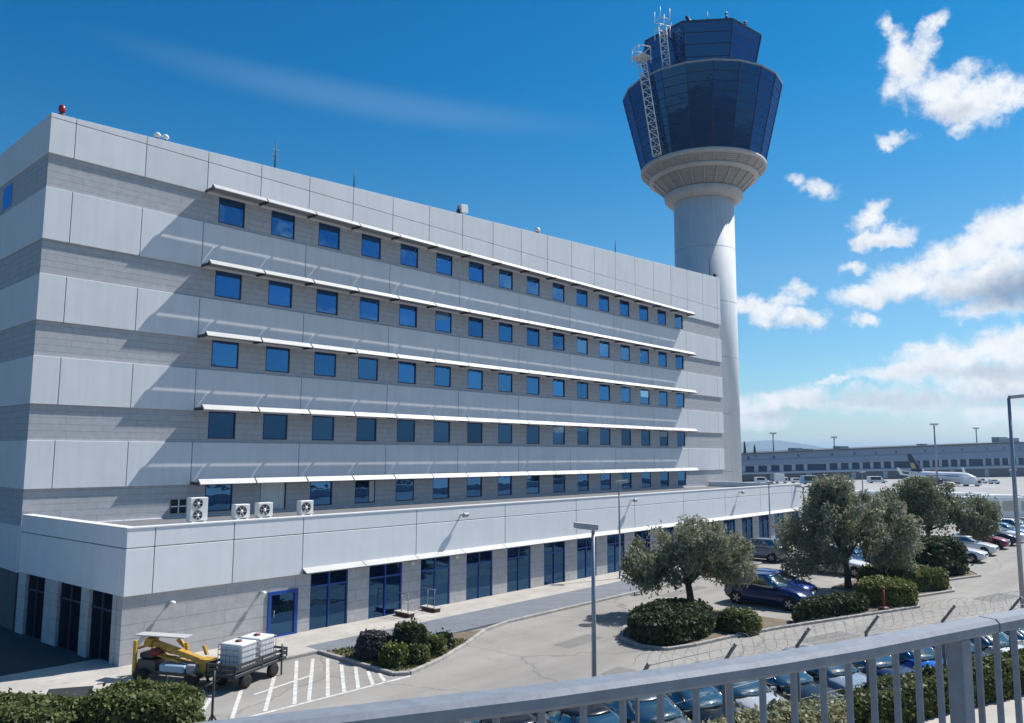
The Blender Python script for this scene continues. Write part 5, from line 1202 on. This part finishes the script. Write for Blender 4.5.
# distant hills
def hill(pts, D, dep, name='hill'):
    m = MB(); n_ = len(pts); rings = []
    prof = []
    for (u, v) in pts:
        p = at_depth(u, v, D); prof.append(p)
    rows = []
    for f, sc in ((-dep,0),( -dep*.55,.55),(-dep*.25,.85),(0,1),(dep*.5,.5),(dep,0)):
        rows.append([(p[0]+fw2[0]*f+random.uniform(-20,20)*(0<sc<1), p[1]+fw2[1]*f, -8+max(0,(p[2]+8))*sc) for p in prof])
    vs = [q for r_ in rows for q in r_]
    m.add(vs, [(i_*n_+k_, i_*n_+k_+1, (i_+1)*n_+k_+1, (i_+1)*n_+k_) for i_ in range(len(rows)-1) for k_ in range(n_-1)], 0, True)
    struct(m.build(name, 'hill'))
hill([(560,455),(620,450),(680,446),(725,443),(742,442),(752,441.5),(762,440.5),(772,440),(780,440.5),(790,442),(800,444),(808,446.5),(816,449.5),(830,453),(850,456)], 5200, 900)
hill([(300,455),(420,449),(520,447),(640,449),(700,453)], 5600, 800)
hill([(830,456),(900,452),(1000,451),(1100,450),(1250,451),(1500,456)], 6500, 900)

def range_(azs, D, dep):
    m = MB(); rows = []
    for f, sc in ((-dep,0),(-dep*.5,.6),(0,1),(dep,0)):
        rows.append([((D+f)*math.sin(math.radians(a)), (D+f)*math.cos(math.radians(a)), -8+(8+D*math.tan(math.radians(e)))*sc) for a, e in azs])
    n_ = len(azs); m.add([q_ for r_ in rows for q_ in r_], [(i_*n_+k_, i_*n_+k_+1, (i_+1)*n_+k_+1, (i_+1)*n_+k_) for i_ in range(3) for k_ in range(n_-1)], 0, True); struct(m.build('hill', 'hill'))
range_([(104,0),(110,.6),(116,1.5),(121,2.6),(126,2.2),(132,3.4),(139,4.2),(147,5.2),(155,5.6),(163,4.6),(172,3.6),(182,2.5),(195,.8),(205,0)], 900, 240)
# ================================================================== BRIDGE + RAILING (where the camera stands)
RZ = 7.432; DZ = 6.30
RPATH = [(-40,-22.5),(-28,-29.6),(-20,-34.0),(-16,-36.28),(-13,-37.85),(-10.66,-38.97),(-9.98,-39.31),(-9.5,-39.51),(-9.08,-39.68),(-8.27,-39.93),(-7.4,-40.20),(-5,-40.85),(-1,-41.9),(10,-44.6),(60,-56.5)]
RPATH = [np.array(p, float) for p in RPATH]
CUM = [0.0]
for a, b in zip(RPATH[:-1], RPATH[1:]): CUM.append(CUM[-1]+np.linalg.norm(b-a))
RX = [p[0] for p in RPATH]; RY = [p[1] for p in RPATH]
def rp(s_, off=0.0):
    p = np.array((np.interp(s_, CUM, RX), np.interp(s_, CUM, RY))); q = np.array((np.interp(s_+.3, CUM, RX), np.interp(s_+.3, CUM, RY))); d = q-p; d /= np.linalg.norm(d)
    return p+np.array((-d[1], d[0]))*off, d
def s_at_x(x): return float(np.interp(x, RX, CUM))
br = thing('road_bridge', 'concrete road bridge deck under the metal railing', 'bridge', (0,0,0))
m = MB(); sl = np.linspace(0, CUM[-1], 40); vs = []
for q in sl:
    a, _ = rp(q, .28); b, _ = rp(q, -9.5); vs += [(a[0],a[1],DZ-.9),(b[0],b[1],DZ-.9),(b[0],b[1],DZ),(a[0],a[1],DZ)]
m.add(vs, [(i*4+j, i*4+(j+1)%4, i*4+4+(j+1)%4, i*4+4+j) for i in range(39) for j in range(4)]+[(0,1,2,3),(156,157,158,159)]); m.build('deck', 'bridgeconc', br)
m = MB(); vs = []
for q in sl:
    a, _ = rp(q, .30); b, _ = rp(q, -.35); vs += [(a[0],a[1],DZ+.002),(b[0],b[1],DZ+.002),(b[0],b[1],DZ+.1),(a[0],a[1],DZ+.1)]
m.add(vs, [(i*4+j, i*4+(j+1)%4, i*4+4+(j+1)%4, i*4+4+j) for i in range(39) for j in range(4)]); m.build('edge_kerb', 'bridgeconc', br)
for q in (6, 26, 55, 75):
    a, d = rp(q, -1.5); b, d = rp(q, -8); m = MB(); m.beam((a[0],a[1],2.65),(b[0],b[1],2.65),1.2,5.3); m.build('pier', 'bridgeconc', br)
RL = thing('guard_railing', 'galvanised bridge railing with thick post crossing the bottom of the picture', 'railing', (0,0,0))
SA, SB = s_at_x(-15.5), s_at_x(-1.0)
SJ_ = s_at_x(-8.12)            # joint of the two top rails
def railpath(sa, sb, off, z):
    out_ = []; n_ = max(2, int((sb-sa)/.4)+1)
    for q in np.linspace(sa, sb, n_):
        p, _ = rp(q, off); out_.append((p[0], p[1], z))
    return out_
def railbar(sa, sb, w_, h_, z, name):
    P_ = railpath(sa, sb, -.05, z); m = MB(); rings = []
    prof = [(-w_/2,-h_/2+.012),(-w_/2+.012,-h_/2),(w_/2-.012,-h_/2),(w_/2,-h_/2+.012),(w_/2,h_/2-.014),(w_/2-.014,h_/2),(-w_/2+.014,h_/2),(-w_/2,h_/2-.014)]
    for i, p in enumerate(P_):
        a = np.array(P_[max(i-1,0)]); b = np.array(P_[min(i+1,len(P_)-1)]); d = (b-a)[:2]; d /= np.linalg.norm(d); nn = np.array((-d[1], d[0]))
        rings.append([(p[0]+nn[0]*u_, p[1]+nn[1]*u_, p[2]+v_) for u_, v_ in prof])
    m.loft(rings, smooth=False); return m.build(name, 'galv', RL)
railbar(SA, SJ_-.006, .095, .052, RZ-.026, 'top_rail'); railbar(SJ_+.006, SB, .095, .052, RZ-.026, 'top_rail'); railbar(SA, SB, .05, .04, DZ+.2, 'bottom_rail')
S0 = s_at_x(-8.315); PSTEP = 2.09; posts = [S0+PSTEP*i for i in range(-3, 4)]
bal = None
s_ = S0-.06-.12*48
def place(me_o, q, z):
    p, d = rp(q, -.05); me_o.location = (p[0], p[1], z); me_o.rotation_euler = (0,0,math.atan2(d[1], d[0]))
nb_ = 0
for i in range(-48, 46):
    q = S0+.13*i
    if q < SA+.05 or q > SB-.05 or any(abs(q-pp) < .085 for pp in posts): continue
    if bal is None:
        m = MB(); m.box(-.0075,.0075,-.012,.012,0,RZ-.053-DZ-.1); bal = bevel(m.build('baluster', 'galv', RL), .004); o = bal
    else: o = bal.copy(); COL.objects.link(o); o.parent = RL
    place(o, q, DZ+.1)
pst = None
for q in posts:
    if q < SA+.05 or q > SB: continue
    if pst is None:
        m = MB(); m.box(-.032,.032,-.032,.032,.0,RZ-.053-DZ-.1); m.box(-.07,.07,-.07,.07,0,.012); pst = bevel(m.build('post', 'galv', RL), .012, 2); o = pst
    else: o = pst.copy(); COL.objects.link(o); o.parent = RL
    place(o, q, DZ+.1)

# ================================================================== HAZE
hz = MB(); hz.box(-1500, 8200, -7500, 7500, -9.5, 98); ho = hz.build('haze', 'white')
hm = bpy.data.materials.new('haze'); hm.use_nodes = True; nt = hm.node_tree; nt.nodes.clear()
o_ = nt.nodes.new('ShaderNodeOutputMaterial'); v_ = nt.nodes.new('ShaderNodeVolumePrincipled'); v_.inputs['Color'].default_value = (.45, .70, 1, 1); v_.inputs['Density'].default_value = .00016; v_.inputs['Anisotropy'].default_value = .2
nt.links.new(v_.outputs[0], o_.inputs['Volume']); ho.data.materials.clear(); ho.data.materials.append(hm); ho['kind'] = 'stuff'
